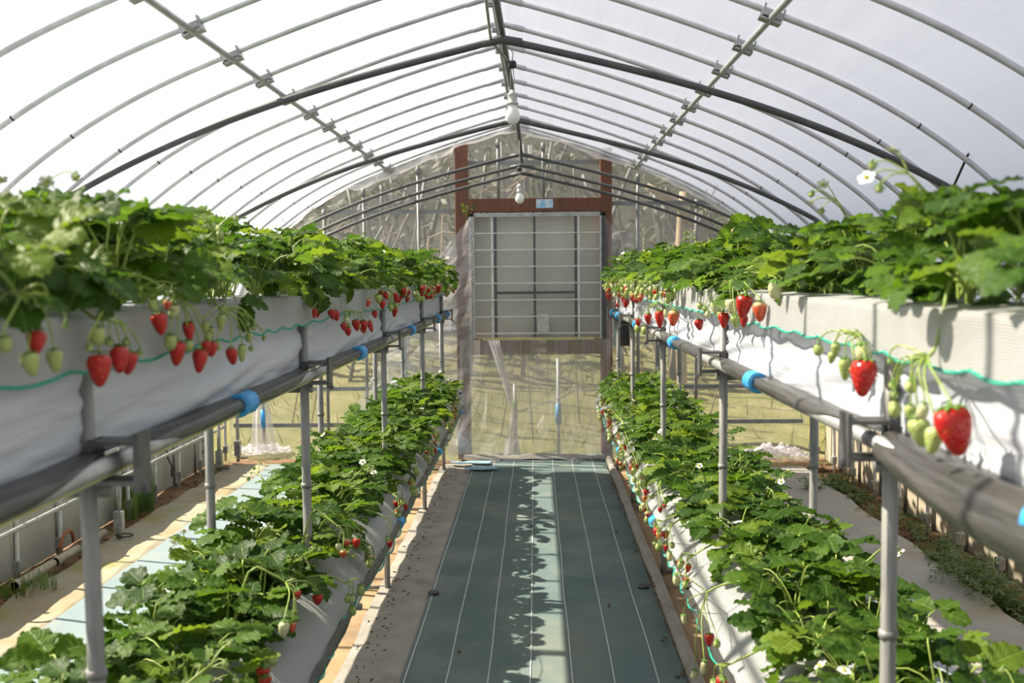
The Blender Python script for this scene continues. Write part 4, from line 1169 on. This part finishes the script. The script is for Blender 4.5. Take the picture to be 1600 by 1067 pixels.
# measured clusters near the camera: (pixel x, pixel y of the berry's middle, width, height, kind)
CLUSTERS = {
 (-1, 'a'): (-.690, [(155, 580, 38, 50, 'ripe'), (186, 564, 32, 40, 'ripe'), (204, 568, 26, 36, 'ripe'), (152, 527, 29, 30, 'green'), (172, 538, 14, 16, 'bud'), (137, 546, 14, 14, 'bud'), (198, 538, 12, 14, 'bud'), (217, 555, 13, 13, 'bud')]),
 (-1, 'b'): (-.685, [(56, 536, 31, 36, 'ripe'), (42, 571, 29, 37, 'green'), (87, 566, 27, 34, 'green'), (8, 540, 24, 28, 'green'), (104, 512, 12, 12, 'bud'), (72, 478, 26, 12, 'flower')]),
 (-1, 'c'): (-.695, [(248, 507, 28, 35, 'ripe'), (294, 519, 19, 30, 'ripe'), (279, 553, 29, 38, 'ripe'), (312, 565, 25, 36, 'ripe'), (322, 543, 17, 20, 'ripe'), (331, 547, 16, 23, 'ripe'), (269, 536, 22, 27, 'green'), (293, 541, 17, 19, 'green'), (239, 477, 17, 20, 'green'), (261, 477, 13, 16, 'half'), (274, 487, 17, 20, 'pale'), (266, 492, 13, 13, 'green')]),
 (-1, 'd'): (-.695, [(361, 558, 19, 26, 'ripe'), (378, 553, 15, 26, 'green'), (345, 505, 15, 24, 'green'), (320, 512, 14, 16, 'green'), (325, 528, 14, 17, 'green'), (332, 518, 11, 14, 'green'), (339, 541, 12, 16, 'green'), (390, 528, 13, 17, 'green'), (397, 514, 10, 11, 'bud'), (387, 508, 9, 10, 'bud'), (392, 547, 8, 9, 'bud'), (411, 531, 8, 8, 'bud')]),
 (-1, 'e'): (-.700, [(491, 490, 9, 15, 'ripe'), (498, 490, 9, 13, 'ripe'), (517, 492, 12, 15, 'ripe'), (525, 494, 12, 16, 'ripe')]),
 (-1, 'f'): (-.695, [(539, 501, 12, 12, 'pale'), (537, 511, 11, 12, 'ripe'), (543, 519, 12, 13, 'ripe'), (544, 511, 7, 9, 'green'), (555, 509, 14, 17, 'ripe'), (566, 509, 14, 16, 'ripe'), (567, 515, 12, 12, 'half'), (578, 511, 10, 17, 'ripe'), (561, 510, 6, 7, 'green')]),
 (-1, 'g'): (-.700, [(585, 492, 10, 11, 'ripe'), (578, 474, 8, 13, 'half'), (609, 478, 7, 8, 'ripe'), (618, 489, 9, 14, 'ripe'), (624, 468, 8, 11, 'ripe'), (619, 477, 9, 11, 'green')]),
 (1, 'a'): (.590, [(1483, 676, 58, 74, 'ripe'), (1431, 677, 35, 44, 'green'), (1460, 690, 30, 40, 'green'), (1397, 641, 24, 28, 'green'), (1421, 646, 20, 24, 'green'), (1444, 645, 22, 26, 'pale'), (1425, 606, 22, 22, 'green'), (1400, 620, 15, 16, 'bud'), (1396, 605, 16, 16, 'bud'), (1390, 567, 13, 13, 'bud')]),
 (1, 'b'): (.600, [(1352, 592, 42, 56, 'ripe'), (1320, 578, 21, 34, 'green'), (1343, 555, 30, 34, 'pale'), (1333, 583, 16, 20, 'half'), (1279, 548, 18, 18, 'green'), (1307, 548, 16, 22, 'green'), (1303, 560, 15, 18, 'green')]),
 (1, 'c'): (.610, [(1165, 480, 28, 36, 'ripe'), (1186, 488, 21, 30, 'half'), (1162, 503, 12, 18, 'ripe'), (1131, 501, 18, 24, 'ripe'), (1119, 483, 18, 24, 'pale'), (1142, 480, 18, 24, 'pale'), (1126, 494, 13, 14, 'green'), (1148, 503, 15, 20, 'green'), (1107, 492, 11, 11, 'pale'), (1093, 479, 12, 12, 'green'), (1102, 484, 9, 9, 'green'), (1212, 455, 26, 30, 'pale')]),
 (1, 'd'): (.610, [(1090, 508, 14, 17, 'ripe')]),
 (1, 'e'): (.605, [(1054, 498, 18, 24, 'half'), (1030, 499, 16, 27, 'ripe'), (1012, 499, 12, 18, 'ripe'), (997, 504, 9, 12, 'ripe'), (1041, 490, 10, 14, 'pale'), (1029, 490, 10, 10, 'green'), (996, 514, 14, 14, 'green'), (1007, 517, 14, 14, 'green')]),
 (1, 'f'): (.590, [(979, 475, 10, 13, 'ripe'), (980, 463, 7, 9, 'ripe'), (988, 466, 8, 10, 'ripe'), (994, 470, 9, 9, 'ripe'), (965, 477, 7, 7, 'ripe'), (951, 463, 9, 12, 'ripe'), (974, 468, 6, 9, 'ripe'), (944, 464, 7, 9, 'green'), (960, 462, 7, 8, 'pale')]),
}
LOWC = {
 (-1, 'h'): (-.600, .60, [(559, 849, 13, 16, 'ripe'), (544, 848, 12, 13, 'half'), (537, 866, 10, 13, 'half'), (529, 855, 10, 12, 'pale')]),
 (-1, 'i'): (-.560, .60, [(609, 850, 11, 12, 'ripe'), (606, 843, 9, 8, 'green'), (634, 793, 8, 9, 'ripe')]),
 (-1, 'j'): (-.62, .60, [(444, 984, 18, 24, 'pale'), (460, 980, 12, 18, 'half'), (497, 937, 17, 17, 'ripe'), (465, 930, 15, 15, 'ripe'), (464, 957, 9, 10, 'bud')]),
 (-1, 'k'): (-.64, .62, [(414, 1050, 26, 20, 'ripe'), (412, 1066, 22, 20, 'ripe'), (425, 1035, 18, 16, 'green')]),
 (1, 'l'): (.47, .60, [(1110, 1000, 16, 20, 'ripe'), (1121, 1008, 13, 14, 'green'), (1068, 970, 13, 18, 'pale'), (1056, 908, 15, 18, 'pale'), (1101, 1045, 14, 22, 'pale'), (1086, 1055, 14, 16, 'pale')]),
 (1, 'm'): (.47, .60, [(1039, 836, 14, 12, 'ripe'), (1041, 857, 8, 13, 'ripe'), (1047, 870, 11, 16, 'pale'), (1051, 853, 10, 10, 'green'), (1023, 851, 8, 8, 'green')]),
 (1, 'n'): (.48, .60, [(1010, 770, 11, 10, 'ripe'), (1008, 780, 9, 12, 'half'), (1032, 797, 9, 9, 'ripe'), (1038, 791, 7, 6, 'ripe'), (1020, 777, 7, 8, 'green')]),
 (1, 'o'): (.48, .62, [(987, 733, 8, 12, 'ripe'), (994, 729, 5, 7, 'ripe'), (974, 731, 7, 9, 'half'), (978, 724, 6, 8, 'pale'), (969, 703, 5, 7, 'ripe'), (953, 678, 6, 7, 'ripe'), (943, 644, 6, 9, 'ripe'), (952, 643, 6, 6, 'half'), (953, 660, 8, 11, 'half')]),
}
plants = {}
def plant_row(s, upper, row, ys, d, z, nleaf, scale):
    X = lambda dd: s * (XF[s] + dd)
    lvl = 'upper' if upper else 'lower'; side_ = 'aisle side' if row == 0 else 'wall side'
    N = len(ys)
    for i, y in enumerate(ys):
        y += rg.uniform(-.04, .04)
        face = 0 if s < 0 else math.pi
        o = empty('strawberry_plant', (X(d + rg.uniform(-.02, .02) + (.05 if s > 0 and upper and row == 0 and 1.75 < y < 3.0 else 0)), y, z), face)
        o['ord'] = N - i
        tag(o, None, 'plant', 'strawberry plants of the %s %s bed' % (lvl, LAB[s]))
        plants.setdefault((s, upper, row), []).append(o)
        far = y > 6.2; n = nleaf - (2 if far else 0) + rg.choice((-1, 0, 1)); a0 = rg.random() * 6.28
        sc = scale * rg.uniform(.9, 1.12) * (1.08 if far else 1)
        for k in range(n):
            a = a0 + k * 2.399 + rg.uniform(-.3, .3); q = k / n
            cls = 'up' if q < .28 else ('mid' if q < .68 else 'low')
            if upper:
                toward = math.cos(a) if row == 0 else -math.cos(a)
                if cls == 'low' and toward < -.2: cls = 'mid'
            ln = rg.uniform(.9, 1.15) * sc
            if s > 0 and upper and row == 0 and 1.75 < y < 3.0 and cls == 'low' and toward > 0: ln *= .72
            if upper: ln = (ln, ln, ln * (.90 if s < 0 else .78))
            if not upper: ln = (ln, ln, ln * .78)
            if not upper and cls == 'up' and k % 2: cls = 'mid'
            put('leaf', rg.choice(LEAF[cls]), o, (rg.uniform(-.015, .015), rg.uniform(-.03, .03), rg.uniform(-.005, .015)), (rg.uniform(-.28, .28), rg.uniform(-.28, .28), a), ln)
ysu = [.72 + .245 * i for i in range(32)]; ysu = [y for y in ysu if y < 8.20]
ysl = [1.55 + .245 * i for i in range(29)]; ysl = [y for y in ysl if y < 8.20]
for s in (-1, 1):
    plant_row(s, True, 0, ysu, .065, 1.545, 12, 1.02)
    plant_row(s, True, 1, [min(y + .12, 8.2) for y in ysu], .215, 1.550, 11, 1.08)
    plant_row(s, False, 0, ysl, .04, .630, 14, 1.04)
    plant_row(s, False, 1, [min(y + .12, 8.2) for y in ysl], .20, .640, 14, 1.02)

used = set(); ripe_n = {}
def to_local(o, p):
    v = Vector(p) - o.location; return Matrix.Rotation(-o.rotation_euler.z, 3, 'Z') @ v
def count(o, kind): ripe_n[o.name] = ripe_n.get(o.name, 0) + (1 if kind in ('ripe', 'half') else 0); 
def measured(s, upper, Xp, items, lift):
    dep = []
    for (px, py, wpx, hpx, kind) in items:
        p = at_x(px, py, Xp); dep.append((p, wpx, hpx, kind))
    cy = sum(p.y for p, *_ in dep) / len(dep)
    row = plants[(s, upper, 0)]
    o = min(row, key=lambda q: abs(q.location.y - cy)); used.add(o.name)
    tops = []
    for p, wpx, hpx, kind in dep:
        j = rg.uniform(-.003, .003)
        sc_px = FPX / (p.y * math.cos(R(PITCH)))
        h = hpx / sc_px; wd = wpx / sc_px
        top = to_local(o, (p.x + j, p.y, p.z + h * .5)); tops.append((top, h, wd, kind, p.y))
    zt = max(t_.z for t_, *_ in tops)
    node = Vector((max(.09, min(t_.x for t_, *_ in tops) - .03), sum(t_.y for t_, *_ in tops) / len(tops), zt + lift))
    m = MB()
    stem_tube(m, [(0, 0, .01), (node.x * .4, node.y * .3, max(.05, node.z + .03)), (node.x * .8, node.y * .8, node.z + .02), node], [.0036, .0034, .003, .0026], 6)
    for top, h, wd, kind, y in tops:
        mid = node.lerp(top, .5) + Vector((.012, 0, .02))
        stem_tube(m, [node, mid, top + Vector((0, 0, .012)), top], [.0020, .0017, .0014, .0014], 5)
    m.build('truss', 'stem', o)
    for top, h, wd, kind, y in tops:
        if kind in BERRY: hang(o, top, kind, h / .0455, y > 5.5, wd / .038)
        elif kind == 'bud': hang(o, top, 'bud', max(wd, h) / .018, False)
        else: hang(o, top, 'flower', wd / .030, False)
        count(o, kind)
for (s, _), (Xp, it) in CLUSTERS.items(): measured(s, True, Xp, it, .012)
for (s, _), (Xp, zz, it) in LOWC.items(): measured(s, False, Xp, it, .02)
for (s, upper, row), L_ in plants.items():
    for i, o in enumerate(L_):
        y = o.location.y; far = y > 5.5
        if row == 0 and o.name not in used and not (upper and y < 4.3):
            reps = 2 if (upper and y > 5.5) else 1
            if not upper and y < 4.5 and i % 2: reps = 0
            for _ in range(reps):
                me, slots = rg.choice(TR_UP if upper else TR_LOW); sc = rg.uniform(.85, 1.05)
                fl = rg.choice((1, -1))
                t_ = put('truss', me, o, (0, 0, .01), None, (sc, sc * fl, sc))
                for e, kind in slots:
                    hang(o, Vector((e.x * sc, e.y * sc * fl, e.z * sc + .01)), kind, rg.uniform(.60, .88), far); count(o, kind)
        if (upper and i % 3 == 1) or (not upper and i % 4 == (1 if row else 2)):
            me, slots = rg.choice(TR_ST); a = rg.uniform(-.9, .9) + (0 if (row == 0) else math.pi)
            sc = rg.uniform(.85, 1.1); t_ = put('truss', me, o, (0, 0, 0), (0, 0, a), sc)
            rm = Matrix.Rotation(a, 3, 'Z')
            for e, kind in slots: hang(o, rm @ (e * sc), kind, .9 if kind != 'green' else .5, far); count(o, kind)
for (s, upper, row), L_ in plants.items():
    for o in L_:
        r_ = ripe_n.get(o.name, 0)
        word = 'leafy plant' if r_ == 0 else ('plant with one red berry' if r_ == 1 else 'plant with red berries')
        o['label'] = '%s, %s from door, %s of %s %s bed' % ('strawberry ' + word, ordinal(o['ord']), 'aisle side' if row == 0 else 'wall side', 'upper' if upper else 'lower', LAB[s])
        del o['ord']
